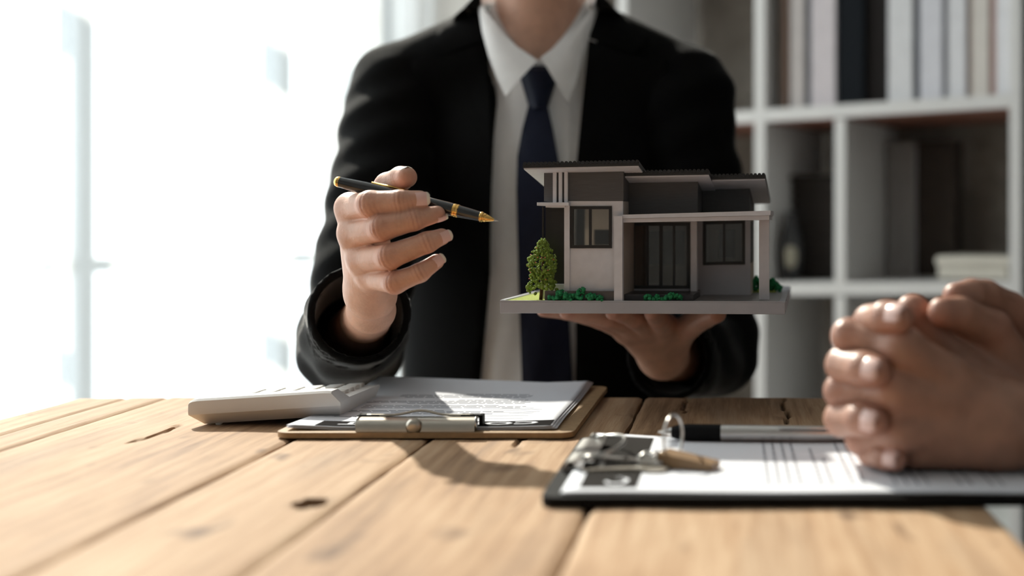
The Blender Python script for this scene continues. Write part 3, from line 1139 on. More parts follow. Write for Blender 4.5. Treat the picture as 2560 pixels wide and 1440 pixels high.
for y in (cy_0 - 0.001, cy_1 + 0.001):
    obj('hinge', MB().tube([(-0.0975, y - 0.004, k0 + 0.0075), (-0.0975, y + 0.004, k0 + 0.0075)], 0.0034, 14), STEEL, clip2, smooth=40)

# silver pen with black grip lying along the far edge of the black clipboard
p_a, p_b = Vector((-0.0535, 0.981, C2 + 0.0080)), Vector((0.0865, 0.976, C2 + 0.0068))
ax = (p_b - p_a).normalized()
SLV = mat('pen_silver', (0.62, 0.60, 0.58), 0.3, 1.0, var=0.04)
pen2 = thing('ballpoint_pen', ((p_a + p_b) / 2 - Vector((0, 0, 0.006))), 'silver pen with a black grip lying on the black clipboard', 'pen')
obj('barrel', MB().lathe(p_a + ax * 0.046, ax, [(0, 0.0058), (0.002, 0.0060), (0.07, 0.0060), (0.092, 0.0056)], 24), SLV, pen2, smooth=40)
obj('grip', MB().lathe(p_a + ax * 0.010, ax, [(0, 0.0038), (0.004, 0.0052), (0.012, 0.0062), (0.0358, 0.0062)], 24), BLACK_PLASTIC, pen2, smooth=40)
obj('tip', MB().lathe(p_a, ax, [(0, 0.0006), (0.003, 0.0010), (0.0098, 0.0036)], 20), SLV, pen2, smooth=40)
obj('end_button', MB().lathe(p_a + ax * 0.1382, ax, [(0, 0.0052), (0.002, 0.0050), (0.004, 0.0036)], 20), BLACK_PLASTIC, pen2, smooth=40)
obj('pocket_clip', MB().tube([p_a + ax * 0.132 + Vector((0, -0.004, 0.0042)), p_a + ax * 0.126 + Vector((0, -0.0062, 0.0050)), p_a + ax * 0.092 + Vector((0, -0.0062, 0.0050)), p_a + ax * 0.088 + Vector((0, -0.0048, 0.0040))], 0.0011, 8), SLV, pen2, smooth=40)

# keys on a ring
kd = 0.885
KZ = C2 + 0.0022
rc = P(1683, 1096, kd)
keyset = thing('key_ring', (rc.x, rc.y, KZ), 'bunch of keys with upright split ring and brown fob on the contract', 'keys')
ring_r = (rc.z - KZ) - 0.001
tilt_v = Vector((0.36, 0.93, 0)).normalized()
rp = []
for k in range(40):
    a = 2 * math.pi * k / 40
    rp.append(Vector((rc.x, rc.y, KZ + ring_r + 0.001)) + tilt_v * (ring_r * 0.98 * math.cos(a)) + Vector((0, 0, ring_r * math.sin(a))))
obj('split_ring', MB().tube(rp, 0.0010, 8, True), STEEL, keyset, smooth=True)


def flat_key(name, o, ang, ln, material, head=0.0105, lift=0.0):
    d = Vector((math.cos(ang), math.sin(ang), 0))
    n = Vector((-d.y, d.x, 0))

    def fn(x, y, t):
        return Vector(o) + d * x + n * y + Vector((0, 0, t + lift))
    poly = []
    for k in range(15):
        a = math.radians(35 + 290 * k / 14)
        poly.append((head * math.cos(a), head * math.sin(a)))
    poly += [(head + 0.003, -0.0042), (ln - 0.006, -0.0042), (ln, -0.001), (ln - 0.002, 0.002)]
    x = ln - 0.004
    while x > head + 0.006:
        poly += [(x, 0.0042), (x - 0.0015, 0.0028), (x - 0.003, 0.0040)]
        x -= 0.0042
    poly += [(head + 0.003, 0.0042)]
    return obj(name, MB().prism(poly, fn, 0.0, 0.0020), material, keyset)


BRASS = mat('brass_key', (0.42, 0.31, 0.16), 0.35, 1.0, var=0.08)
flat_key('key', P(1632, 1196, 0.862).xy.to_3d() + Vector((0, 0, KZ)), math.radians(188), 0.046, NICKEL)
flat_key('key', P(1628, 1180, 0.875).xy.to_3d() + Vector((0, 0, KZ + 0.0024)), math.radians(160), 0.044, STEEL)
# fob: leather-brown wedge
fo = P(1722, 1190, 0.872)
fob_d = Vector((0.93, -0.34, 0)).normalized()
fob_n = Vector((-fob_d.y, fob_d.x, 0))


def FB(x, y, z):
    return Vector((fo.x, fo.y, KZ)) + fob_d * x + fob_n * y + Vector((0, 0, z))


FOBM = mat('fob_brown', (0.26, 0.155, 0.075), 0.5, var=0.15, scale=200)
fobo = obj('fob', MB().hexa([FB(-0.018, -0.010, 0.0), FB(0.0185, -0.008, 0), FB(0.0185, 0.008, 0), FB(-0.018, 0.010, 0), FB(-0.018, -0.010, 0.0098), FB(0.0185, -0.008, 0.0042), FB(0.0185, 0.008, 0.0042), FB(-0.018, 0.010, 0.0098)]), FOBM, keyset)
obj('fob_cap', MB().bbox((-0.0215, -0.006, 0.0008), (-0.0182, 0.006, 0.0088), 0.001, FB), STEEL, fobo)
for k, (px_, py_, dd) in enumerate(((1660, 1150, 0.893), (1672, 1146, 0.889), (1692, 1140, 0.889), (1702, 1148, 0.884), (1640, 1158, 0.892), (1622, 1152, 0.898), (1612, 1176, 0.882))):
    q = P(px_, py_, dd)
    cpt = Vector((q.x, q.y, max(q.z, KZ + 0.0034)))
    lk = [cpt + Vector((0.0042 * math.cos(a), 0.0030 * math.sin(a) * (k % 2), 0.0030 * math.sin(a) * (1 - 0.5 * (k % 2)))) for a in np.linspace(0, 2 * math.pi, 14, endpoint=False)]
    obj('chain_link', MB().tube(lk, 0.0010, 7, True), STEEL, keyset, smooth=True)

# ------------------------------------------------------------------ model house on its base
HT = math.radians(3.5)
HO = P(1250, 783, 1.15)
HU = Vector((math.cos(HT), -math.sin(HT), 0))
HV = Vector((math.sin(HT), math.cos(HT), 0))
CAM = Vector((0, 0, CZ))


def HL(u, v, w):
    return HO + HU * u + HV * v + Vector((0, 0, w))


def H(px, py, v):
    """(u, w) in the house frame of the point at depth v seen at a pixel"""
    d = Vector(((px - PX0) / FPX, 1.0, (PY0 - py) / FPX))
    s = (v - (CAM - HO).dot(HV)) / d.dot(HV)
    q = CAM + d * s - HO
    return q.dot(HU), q.z


house = thing('model_house', HL(0.122, 0.13, 0), 'grey and white architectural model house with tiny tree on a grey base', 'model house')


def hbox(name, p0, y0, p1, y1, v0, v1, m, parent=None, bev=0.0, w0=None, w1=None):
    u0, a = H(p0, y1, v0)
    u1, b = H(p1, y0, v0)
    if w0 is not None:
        a = w0
    if w1 is not None:
        b = w1
    mb = MB()
    if bev:
        mb.bbox((u0, v0, a), (u1, v1, b), bev, HL)
    else:
        mb.box((u0, v0, a), (u1, v1, b), HL)
    return obj(name, mb, m, parent or house)


BW, BD = H(1963, 783, 0)[0], 0.27
BH = H(1250, 751, 0)[1]
GR = BH - 0.0010                # ground level inside the rim
base = obj('base', MB().bbox((0, 0, 0), (BW, BD, GR), 0.0004, HL), M_BASE, house)
for lo, hi in (((0, 0, GR), (BW, 0.0022, BH)), ((0, 0.0022, GR), (0.0035, BD, BH + 0.0004)), ((BW - 0.0035, 0.0022, GR), (BW, BD, BH)), ((0.0035, BD - 0.003, GR), (BW - 0.0035, BD, BH))):
    obj('rim', MB().box(lo, hi, HL), M_BASE, base)
obj('lawn', MB().box((0.0055, 0.004, GR), (H(1375, 750, 0.02)[0], 0.25, GR + 0.0008), HL), M_GRASS, base)
obj('lawn', MB().box((H(1877, 726, 0.16)[0], 0.155, GR), (BW - 0.012, 0.215, GR + 0.0008), HL), M_GRASS, base)
obj('paving', MB().box((H(1735, 750, 0.01)[0], 0.004, GR), (BW - 0.0055, 0.150, GR + 0.0005), HL), M_PAVE, base)
obj('step', MB().bbox((H(1556, 750, 0.03)[0], 0.020, GR), (H(1737, 750, 0.03)[0], 0.084, GR + 0.0055), 0.0004, HL), M_STEP, base)
# little panel marks along the right edge of the base
for k in range(5):
    v0 = 0.02 + k * 0.048
    obj('edge_strip', MB().box((BW, v0, 0.001), (BW + 0.0005, v0 + 0.004, BH - 0.001), HL), M_WHITE, base)


def wall_hole(name, px0, py0, px1, py1, hole, v, th, m, w0=None):
    """wall plate with a rectangular opening, all given in pixels of its front plane"""
    a0, b1 = H(px0, py0, v)
    a1, b0 = H(px1, py1, v)
    if w0 is not None:
        b0 = w0
    h0, g1 = H(hole[0], hole[1], v)
    h1, g0 = H(hole[2], hole[3], v)
    mb = MB()
    mb.box((a0, v, b0), (h0, v + th, b1), HL)
    mb.box((h1, v, b0), (a1, v + th, b1), HL)
    mb.box((h0, v, g1), (h1, v + th, b1), HL)
    mb.box((h0, v, b0), (h1, v + th, g0), HL)
    return obj(name, mb, m, house)


def window(px0, py0, px1, py1, v, bars, fr, name='window', skew=0.0):
    """black frame with panes; bars = pixel columns of the mullions"""
    u0, w1 = H(px0, py0, v)
    u1, w0 = H(px1, py1, v)
    sc = FPX / (1.15 + v)
    f = fr / sc

    def fn(u, vv, w):
        k = (u - u0) / (u1 - u0)
        return HL(u, vv, w + skew * (k - 0.5))
    mb = MB()
    mb.box((u0, v, w0), (u0 + f, v + 0.004, w1), fn)
    mb.box((u1 - f, v, w0), (u1, v + 0.004, w1), fn)
    mb.box((u0 + f, v, w1 - f), (u1 - f, v + 0.004, w1), fn)
    mb.box((u0 + f, v, w0), (u1 - f, v + 0.004, w0 + f), fn)
    wo = obj(name, mb, M_BLACK, house)
    cuts = [u0 + f]
    for b, hw in bars:
        ub = H(b, py0, v)[0]
        hw_ = hw / sc
        obj('mullion', MB().box((ub - hw_, v + 0.0004, w0 + f), (ub + hw_, v + 0.0036, w1 - f), fn), M_BLACK, wo)
        cuts += [ub - hw_, ub + hw_]
    cuts.append(u1 - f)
    for k in range(0, len(cuts), 2):
        obj('pane', MB().box((cuts[k], v + 0.0016, w0 + f), (cuts[k + 1], v + 0.0022, w1 - f), fn), MODEL_GLASS, wo)
    return wo


# --- left block
V1 = 0.012
wall_hole('front_wall', 1411, 503, 1557, 728, (1425, 515, 1530, 621), V1, 0.004, M_WHITE)
hbox('corner_post', 1410.5, 507, 1424, 735, V1 - 0.0016, V1 - 0.0001, M_WHITE, w0=GR + 0.006)
window(1425.5, 515.5, 1529.5, 620.5, V1 - 0.0012, [(1475, 3.0)], 7.5)
hbox('plinth', 1362, 728, 1536, 748, 0.0055, 0.0105, mat('model_plinth', (0.11, 0.10, 0.095), 0.6), w0=GR + 0.0008)
ub0 = H(1411, 600, V1)[0]
ub1 = H(1557, 600, V1)[0]
WT = H(1411, 503, V1)[1]
obj('side_wall', MB().box((ub1 - 0.0035, V1 + 0.004, GR), (ub1, 0.15, WT), HL), M_INNER, house)
obj('side_wall', MB().box((ub0, V1 + 0.004, GR), (ub0 + 0.0035, 0.040, WT), HL), M_INNER, house)
obj('floor_slab', MB().box((ub0 + 0.0035, V1 + 0.004, GR), (ub1 - 0.0035, 0.146, GR + 0.006), HL), M_INNER, house)
q0, q1 = H(1462, 574, 0.146), H(1560, 613, 0.146)
def rear_wall(a0, a1, v, w0_, w1_, o0, o1, m):
    """back wall with its window opening; o0, o1 = (u, w) of the top left and bottom right of the opening"""
    mb = MB()
    x1 = min(o1[0], a1)
    mb.box((a0, v, w0_), (o0[0], v + 0.004, w1_), HL)
    if a1 - x1 > 0.0005:
        mb.box((x1, v, w0_), (a1, v + 0.004, w1_), HL)
    mb.box((o0[0], v, o0[1]), (x1, v + 0.004, w1_), HL)
    mb.box((o0[0], v, w0_), (x1, v + 0.004, o1[1]), HL)
    return obj('rear_wall', mb, m, house)


rear_wall(ub0 + 0.0035, ub1 - 0.0035, 0.146, GR, WT, q0, (min(q1[0], ub1 - 0.004), q1[1]), M_INNER)
# dark recessed panel at the left with thin black post and white footing
hbox('recess_panel', 1364, 516, 1412, 711, 0.040, 0.046, M_BLACK)
hbox('recess_post', 1355, 518, 1359, 712, 0.030, 0.033, M_BLACK, w0=GR + 0.004)
hbox('footing', 1355, 711, 1424, 729, 0.030, 0.15, M_WHITE, w0=GR)
# upper storey box, strips, ledges
u_up0, w_up0 = H(1360, 503, V1)
u_up1, w_up1 = H(1558.5, 428, V1)
obj('upper_storey', MB().box((u_up0, V1, WT), (u_up1, 0.15, w_up1 + 0.004), HL), M_DARK, house)
for a, b in ((1382, 1391), (1396.5, 1405), (1410.5, 1419)):
    hbox('facade_strip', a, 429, b, 508, V1 - 0.003, V1 - 0.0001, M_WHITE)
hbox('ledge', 1342, 506, 1422, 514, 0.002, 0.13, M_WHITE, bev=0.0003)
hbox('ledge_step', 1364, 513.6, 1412, 518.5, 0.008, 0.12, M_WHITE)

# --- canopy with columns
VC0, VC1 = 0.004, 0.096


def hquad(name, pts, v0, v1, m, parent=None):
    """slab whose front face is the pixel quadrilateral pts (bl, br, tr, tl)"""
    fr = [H(x, y, v0) for x, y in pts]
    mb = MB()
    a = [HL(u, v0, w) for u, w in fr]
    b = [HL(u, v1, w) for u, w in fr]
    mb.hexa([a[0], a[1], b[1], b[0], a[3], a[2], b[2], b[3]])
    return obj(name, mb, m, parent or house)


can = hquad('canopy', [(1551, 546.5), (1926, 538), (1927, 526.5), (1551, 537)], VC0, VC1, M_WHITE)
hquad('canopy_soffit', [(1553, 556.5), (1923, 549.5), (1923, 538.6), (1553, 547)], VC0 + 0.0025, VC1, M_WHITE, can)
hbox('column', 1535, 540, 1556, 748, 0.0025, 0.0102, M_WHITE, w0=GR)
hbox('column', 1897.5, 548, 1923, 741, 0.036, 0.0445, M_WHITE, w0=GR + 0.0005)

# --- middle part
V2 = 0.085
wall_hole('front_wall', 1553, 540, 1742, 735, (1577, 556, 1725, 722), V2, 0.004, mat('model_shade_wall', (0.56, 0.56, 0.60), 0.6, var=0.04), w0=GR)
window(1577.5, 556.5, 1724.5, 722, V2 - 0.001, [(1618.5, 2.6), (1652, 4.0), (1684.5, 2.6)], 8.0, 'sliding_door')
hbox('pilaster', 1727, 551, 1742, 731, V2 - 0.010, V2 - 0.0002, M_WHITE, w0=GR)
u2a, _ = H(1556, 600, V2)
u2b, _ = H(1744, 600, V2)
wtop2 = H(1600, 540, V2)[1]
rear_wall(u2a, u2b, 0.205, GR, wtop2, H(1618, 577, 0.205), H(1712, 664, 0.205), M_INNER2)
obj('floor_slab', MB().box((u2a, V2 + 0.004, GR), (u2b, 0.205, GR + 0.005), HL), M_INNER2, house)
obj('side_wall', MB().box((u2a - 0.0005, V2 + 0.004, GR), (u2a + 0.003, 0.205, wtop2), HL), M_INNER2, house)
VU2 = 0.048
uu0, ww0 = H(1560, 541, VU2)
uu1, ww1 = H(1744, 450, VU2)
obj('upper_storey', MB().box((uu0, VU2, H(1650, 536, VU2)[1]), (uu1, 0.209, ww1 + 0.001), HL), M_DARK, house)

# --- right part
V3 = 0.110
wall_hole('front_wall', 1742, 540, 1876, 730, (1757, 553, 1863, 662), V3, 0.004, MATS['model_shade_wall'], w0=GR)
window(1757.5, 552.5, 1862.5, 662, V3 - 0.0012, [(1810, 2.8)], 7.5, 'window', skew=0.0012)
u3a, _ = H(1742, 600, V3)
u3b, _ = H(1875, 600, V3)
wtop3 = H(1800, 540, V3)[1]
obj('side_wall', MB().box((u3b - 0.0035, V3 + 0.004, GR), (u3b, 0.205, wtop3), HL), M_INNER, house)
obj('side_wall', MB().box((u3a, V3 + 0.004, GR), (u3a + 0.003, 0.205, wtop3), HL), M_INNER, house)
rear_wall(u3a + 0.003, u3b - 0.0035, 0.201, GR, wtop3, H(1795, 575, 0.201), H(1837, 646, 0.201), M_INNER)
obj('side_window_frame', MB().box((u3b, 0.118, H(1876, 658, V3)[1]), (u3b + 0.0009, 0.16, H(1876, 553, V3)[1]), HL), M_BLACK, house)
VU3 = 0.097
uu2, _ = H(1745, 525, VU3)
uu3, ww3 = H(1874.5, 468, VU3)
obj('upper_storey', MB().box((uu1 + 0.0002, VU3, H(1800, 531, VU3)[1]), (uu3, 0.205, ww3 + 0.002), HL), M_DARK, house)


# --- mono-pitch roofs: black tiled deck over a white soffit, ribs of tile on top
def roof(p0, y0, p1, y1, v0, v1, t, slope, wallv):
    a, b = H(p0, y0, v0), H(p1, y1, v0)

    def fn(s, v, w):
        u = a[0] + (b[0] - a[0]) * s
        return HL(u, v, a[1] + (b[1] - a[1]) * s - slope * (v - v0) + w)
    deck = obj('roof', MB().box((0, v0, 0), (1, v1, t), fn), M_ROOF, house)
    obj('soffit', MB().box((0.006, v0 + 0.0012, -0.0012), (0.994, v1 - 0.001, -0.0001), fn), M_WHITE, deck)
    n = max(4, int(round((b[0] - a[0]) / 0.0036)))
    first = None
    for k in range(n):
        s = (k + 0.5) / n
        if first is None:
            c0, c1 = fn(s, v0 - 0.0006, t), fn(s, v1, t)
            first = obj('roof_tile_row', MB().tube([c0, c1], 0.00155, 8), M_ROOF, deck, smooth=50)
            f0 = fn(s, v0, t)
        else:
            c = dup(first, fn(s, v0, t) - f0)
    return deck


roof(1307, 419.5, 1598, 413.5, -0.008, 0.155, 0.0034, 0.1416, V1)
roof(1561, 440, 1773, 436, 0.020, 0.213, 0.0034, 0.1416, VU2)
roof(1745, 449.5, 1913.5, 446, 0.052, 0.190, 0.0034, 0.1416, VU3)


# --- planting
def clumps(name, centres, material, parent, sub=1, jit=0.25):
    mb = MB()
    for c, r in centres:
        bm = bmesh.new()
        bmesh.ops.create_icosphere(bm, subdivisions=sub, radius=r)
        M = Euler((random.random() * 6, random.random() * 6, random.random() * 6)).to_matrix()
        for v in bm.verts:
            v.co = M @ (v.co * (1 + random.uniform(-jit, jit))) + Vector(c)
        mb.bm(bm)
    return obj(name, mb, material, parent, smooth=True, fix=False)


tu, _ = H(1352, 748, 0.014)
tz0, tz1 = GR + 0.0006, H(1352, 718, 0.014)[1]
ttop = H(1357, 596, 0.014)[1]
trunk = obj('tree_trunk', MB().tube([HL(tu, 0.014, tz0), HL(tu + 0.0008, 0.014, tz1), HL(tu + 0.0015, 0.015, tz1 + 0.02), HL(tu + 0.0015, 0.015, ttop - 0.006)], [0.0016, 0.0014, 0.0011, 0.0006], 8), M_TRUNK, house, smooth=True)
obj('branch', MB().tube([HL(tu + 0.001, 0.014, tz1 + 0.004), HL(tu + 0.006, 0.013, tz1 + 0.0015), HL(tu + 0.0105, 0.0125, tz1 - 0.003)], [0.0009, 0.0008, 0.0006], 7), M_TRUNK, trunk, smooth=True)
cs = []
Hh = ttop - tz1
for k in range(620):
    t = random.random() ** 0.8
    if t < 0.06:
        t = random.random() * 0.3
    R = 0.0150 * min(1.0, (1.02 - t) * 1.9) ** 0.62 * (0.88 + 0.16 * math.sin(9 * t + 2))
    a = random.random() * 6.283
    rr = R * (0.60 + 0.40 * random.random())
    rad = random.uniform(0.0010, 0.0019) * (1.0 - 0.3 * t)
    cs.append((HL(tu + 0.001 + 0.0004 * t + rr * math.cos(a), 0.015 + rr * math.sin(a), tz1 - 0.004 + (Hh + 0.003) * t + random.uniform(-1, 1) * 0.0012), rad))
fol = clumps('tree_foliage', cs, M_LEAF, trunk)
tag(fol, 'bright green model tree crown')
bc = []
for k in range(16):
    t = random.uniform(0.15, 0.85)
    R = 0.0150 * min(1.0, (1.02 - t) * 1.9) ** 0.62
    a = random.uniform(3.5, 5.9)
    bc.append((HL(tu + 0.001 + 0.86 * R * math.cos(a), 0.015 + 0.86 * R * math.sin(a), tz1 + Hh * t), 0.0007))
clumps('tree_berries', bc, M_BERRY, trunk, 1, 0.1)


def bush(px0, px1, ytop, v, prof, n=60):
    u0, _ = H(px0, 748, v)
    u1, _ = H(px1, 748, v)
    top = H(px0, ytop, v)[1] - GR
    cs = []
    for k in range(n):
        s = random.random()
        i = s * (len(prof) - 1)
        j = min(int(i), len(prof) - 2)
        hh = top * (prof[j] * (1 - (i - j)) + prof[j + 1] * (i - j))
        r = random.uniform(0.0013, 0.0024)
        cs.append((HL(u0 + (u1 - u0) * s, v + random.uniform(-0.004, 0.004), GR + 0.001 + max(0, hh - r) * random.random() ** 0.6), r))
    return clumps('bush', cs, M_BUSH, house, 1, 0.3)


bush(1372, 1508, 716, 0.0045, [0.35, 0.65, 0.75, 0.5, 0.62, 1.0, 0.55, 0.55, 0.3], 130)
bush(1612, 1704, 729, 0.0065, [0.7, 0.72, 0.4, 0.85, 0.3, 0.75, 1.0, 0.85, 0.6], 75)
bush(1880, 1900, 690, 0.17, [0.6, 1.0, 1.0, 0.7], 50)
bush(1922, 1953, 693, 0.17, [0.8, 1.0, 0.8, 0.55, 0.4], 60)

# ------------------------------------------------------------------ fountain pen held in the hand
pt, pe = P(1246, 552.5, 1.082), P(838, 452.5, 1.094)
pax = (pe - pt).normalized()
PLEN = (pe - pt).length
pen = thing('rollerball_pen', (pt + pe) / 2, 'slim black pen with gold rings held in the raised hand', 'pen')
obj('barrel', MB().lathe(pt + pax * 0.0385, pax, [(0, 0.0052), (0.004, 0.0054), (0.04, 0.0056), (0.075, 0.0053), (PLEN - 0.0425, 0.0042)], 32), BLACK_LACQ, pen, smooth=40)
obj('section', MB().lathe(pt + pax * 0.0155, pax, [(0, 0.0039), (0.004, 0.0041), (0.013, 0.0047), (0.0182, 0.0049)], 32), BLACK_LACQ, pen, smooth=40)
obj('gold_ring', MB().lathe(pt + pax * 0.0336, pax, [(0, 0.0050), (0.0004, 0.0054), (0.0018, 0.0054), (0.0021, 0.0050), (0.0024, 0.0050), (0.0027, 0.0054), (0.0042, 0.0054), (0.0049, 0.0051)], 32), GOLD, pen, smooth=40)
obj('gold_nose', MB().lathe(pt + pax * 0.0036, pax, [(0, 0.0009), (0.0012, 0.0014), (0.0060, 0.0030), (0.0066, 0.0030), (0.0070, 0.0034), (0.0080, 0.0036), (0.0084, 0.0033), (0.0092, 0.0034), (0.0096, 0.0041), (0.0112, 0.0043), (0.0119, 0.0039)], 32), GOLD, pen, smooth=40)
obj('writing_tip', MB().lathe(pt, pax, [(0, 0.0002), (0.0012, 0.0004), (0.0036, 0.0009)], 16), STEEL, pen, smooth=40)
obj('gold_cap', MB().lathe(pt + pax * (PLEN - 0.004), pax, [(0, 0.0043), (0.0015, 0.0043), (0.0034, 0.0036), (0.0044, 0.0022), (0.0047, 0.0005)], 32), GOLD, pen, smooth=40)
cs_ = Vector((0.1, 0.25, 1)) 
cn = (cs_ - pax * cs_.dot(pax)).normalized()
obj('pocket_clip', MB().tube([pt + pax * 0.077 + cn * 0.0058, pt + pax * 0.083 + cn * 0.0066, pt + pax * 0.11 + cn * 0.0060], [0.0012, 0.0010, 0.0008], 8), GOLD, pen, smooth=True)


# ------------------------------------------------------------------ smooth implicit bodies turned into meshes (surface nets)
def smin(a, b, k):
    h = np.clip(0.5 + 0.5 * (b - a) / k, 0, 1)
    return b + (a - b) * h - k * h * (1 - h)


def cap(G, a, b, ra, rb, sq=None):
    """tapered capsule; sq = (centre, (sx, sy, sz)) squeezes space about a centre"""
    X, Y, Z = G
    ax_, ay, az = a
    bx_, by, bz = b
    if sq:
        c, s = sq
        X, Y, Z = (X - c[0]) * s[0], (Y - c[1]) * s[1], (Z - c[2]) * s[2]
        ax_, ay, az = (ax_ - c[0]) * s[0], (ay - c[1]) * s[1], (az - c[2]) * s[2]
        bx_, by, bz = (bx_ - c[0]) * s[0], (by - c[1]) * s[1], (bz - c[2]) * s[2]
    dx, dy, dz = bx_ - ax_, by - ay, bz - az
    L2 = dx * dx + dy * dy + dz * dz + 1e-12
    px, py, pz = X - ax_, Y - ay, Z - az
    t = np.clip((px * dx + py * dy + pz * dz) / L2, 0, 1)
    qx, qy, qz = px - t * dx, py - t * dy, pz - t * dz
    return np.sqrt(qx * qx + qy * qy + qz * qz) - (ra + (rb - ra) * t)


def ell(G, c, r):
    X, Y, Z = G
    k0 = np.sqrt(((X - c[0]) / r[0]) ** 2 + ((Y - c[1]) / r[1]) ** 2 + ((Z - c[2]) / r[2]) ** 2)
    return (k0 - 1) * min(r)


def nets(fn, lo, hi, h):
    axs = [np.arange(lo[i], hi[i] + h, h, dtype=np.float32) for i in range(3)]
    G = (axs[0][:, None, None], axs[1][None, :, None], axs[2][None, None, :])
    D = np.asarray(fn(G), dtype=np.float32)
    D = np.broadcast_to(D, (len(axs[0]), len(axs[1]), len(axs[2])))
    s = D < 0
    n0, n1, n2 = s.shape
    cnt = np.zeros((n0 - 1, n1 - 1, n2 - 1), np.int8)
    offs = [(i, j, k) for i in (0, 1) for j in (0, 1) for k in (0, 1)]
    for i, j, k in offs:
        cnt += s[i:n0 - 1 + i, j:n1 - 1 + j, k:n2 - 1 + k]
    act = (cnt > 0) & (cnt < 8)
    I = np.argwhere(act)
    idx = -np.ones(act.shape, np.int64)
    idx[act] = np.arange(len(I))
    vals = {o: D[I[:, 0] + o[0], I[:, 1] + o[1], I[:, 2] + o[2]] for o in offs}
    acc = np.zeros((len(I), 3))
    num = np.zeros(len(I))
    for a in offs:
        for d in range(3):
            if a[d] == 0:
                b = list(a)
                b[d] = 1
                va, vb = vals[a], vals[tuple(b)]
                m = (va < 0) != (vb < 0)
                t = va / np.where(m, va - vb, 1)
                p = np.tile(np.array(a, float), (len(I), 1))
                p[:, d] += t
                acc[m] += p[m]
                num[m] += 1
    V = (I + acc / num[:, None]) * h + np.array([x[0] for x in axs])
    F = []
    for d in range(3):
        sl0 = [slice(None)] * 3
        sl1 = [slice(None)] * 3
        sl0[d] = slice(0, -1)
        sl1[d] = slice(1, None)
        a, b = s[tuple(sl0)], s[tuple(sl1)]
        E = np.argwhere(a != b)
        e, f = (d + 1) % 3, (d + 2) % 3
        ok = (E[:, e] > 0) & (E[:, f] > 0) & (E[:, e] < s.shape[e] - 1) & (E[:, f] < s.shape[f] - 1)
        E = E[ok]
        ins = a[tuple(E.T)]

        def cell(de, df):
            q = E.copy()
            q[:, e] -= de
            q[:, f] -= df
            return idx[tuple(q.T)]
        c00, c10, c11, c01 = cell(1, 1), cell(0, 1), cell(0, 0), cell(1, 0)
        quad = np.stack([c00, c10, c11, c01], 1)
        quad[~ins] = quad[~ins][:, ::-1]
        F.append(quad)
    F = np.concatenate(F)
    F = F[(F >= 0).all(1)]
    return V, F


def smooth_verts(V, F, it=1, lam=0.5):
    e = np.concatenate([F[:, [0, 1]], F[:, [1, 2]], F[:, [2, 3]], F[:, [3, 0]]])
    e = np.concatenate([e, e[:, ::-1]])
    n = len(V)
    deg = np.bincount(e[:, 0], minlength=n).clip(1)
    for _ in range(it):
        S_ = np.stack([np.bincount(e[:, 0], weights=V[e[:, 1], k], minlength=n) for k in range(3)], 1) / deg[:, None]
        V = V + lam * (S_ - V)
        S_ = np.stack([np.bincount(e[:, 0], weights=V[e[:, 1], k], minlength=n) for k in range(3)], 1) / deg[:, None]
        V = V - lam * 1.02 * 0.9 * (S_ - V)
    return V


def implicit(fn, lo, hi, h, it=2):
    V, F = nets(fn, lo, hi, h)
    V = smooth_verts(V, F, it)
    mb = MB()
    mb.v = V.tolist()
    mb.f = F.tolist()
    return mb


def merge(*mbs):
    m = MB()
    for b in mbs:
        m.add(b.v, b.f)
    return m


def chain(G, pts, k=0.004):
    d = None
    for (a, ra), (b, rb) in zip(pts[:-1], pts[1:]):
        c = cap(G, a, b, ra, rb)
        d = c if d is None else smin(d, c, k)
    return d


def J(px, py, d, r):
    return (tuple(P(px, py, d)), r)


def hand_sdf(fingers, palm, kf=0.002, kp=0.009, back=None, kpp=0.010, amp=0.00075):
    """fingers and palm strokes blended; back = direction of the back of the hand, gets knuckle folds"""
    def fn(G):
        F_ = None
        for f in fingers:
            c = chain(G, f, 0.003)
            F_ = c if F_ is None else smin(F_, c, kf)
        Pm = None
        for p in palm:
            c = chain(G, p, 0.006)
            Pm = c if Pm is None else smin(Pm, c, kpp)
        d = smin(F_, Pm, kp)
        if back is not None:
            X, Y, Z = G
            for f in fingers:
                for j in range(1, len(f) - 1):
                    c, r = f[j]
                    ax_ = (Vector(f[j + 1][0]) - Vector(f[j - 1][0])).normalized()
                    x, y, z = X - c[0], Y - c[1], Z - c[2]
                    s_ = x * ax_.x + y * ax_.y + z * ax_.z
                    q = x * x + y * y + z * z
                    up = np.clip((x * back[0] + y * back[1] + z * back[2]) / r, 0, 1)
                    w = np.exp(-(s_ / 0.0042) ** 2) * np.exp(-q / (2.2 * r * r)) * up
                    k = 1.0 if j == 1 else 0.55
                    d = d - w * k * (0.0001 + amp * np.cos(s_ * 2 * math.pi / 0.0034))
        return d
    return fn


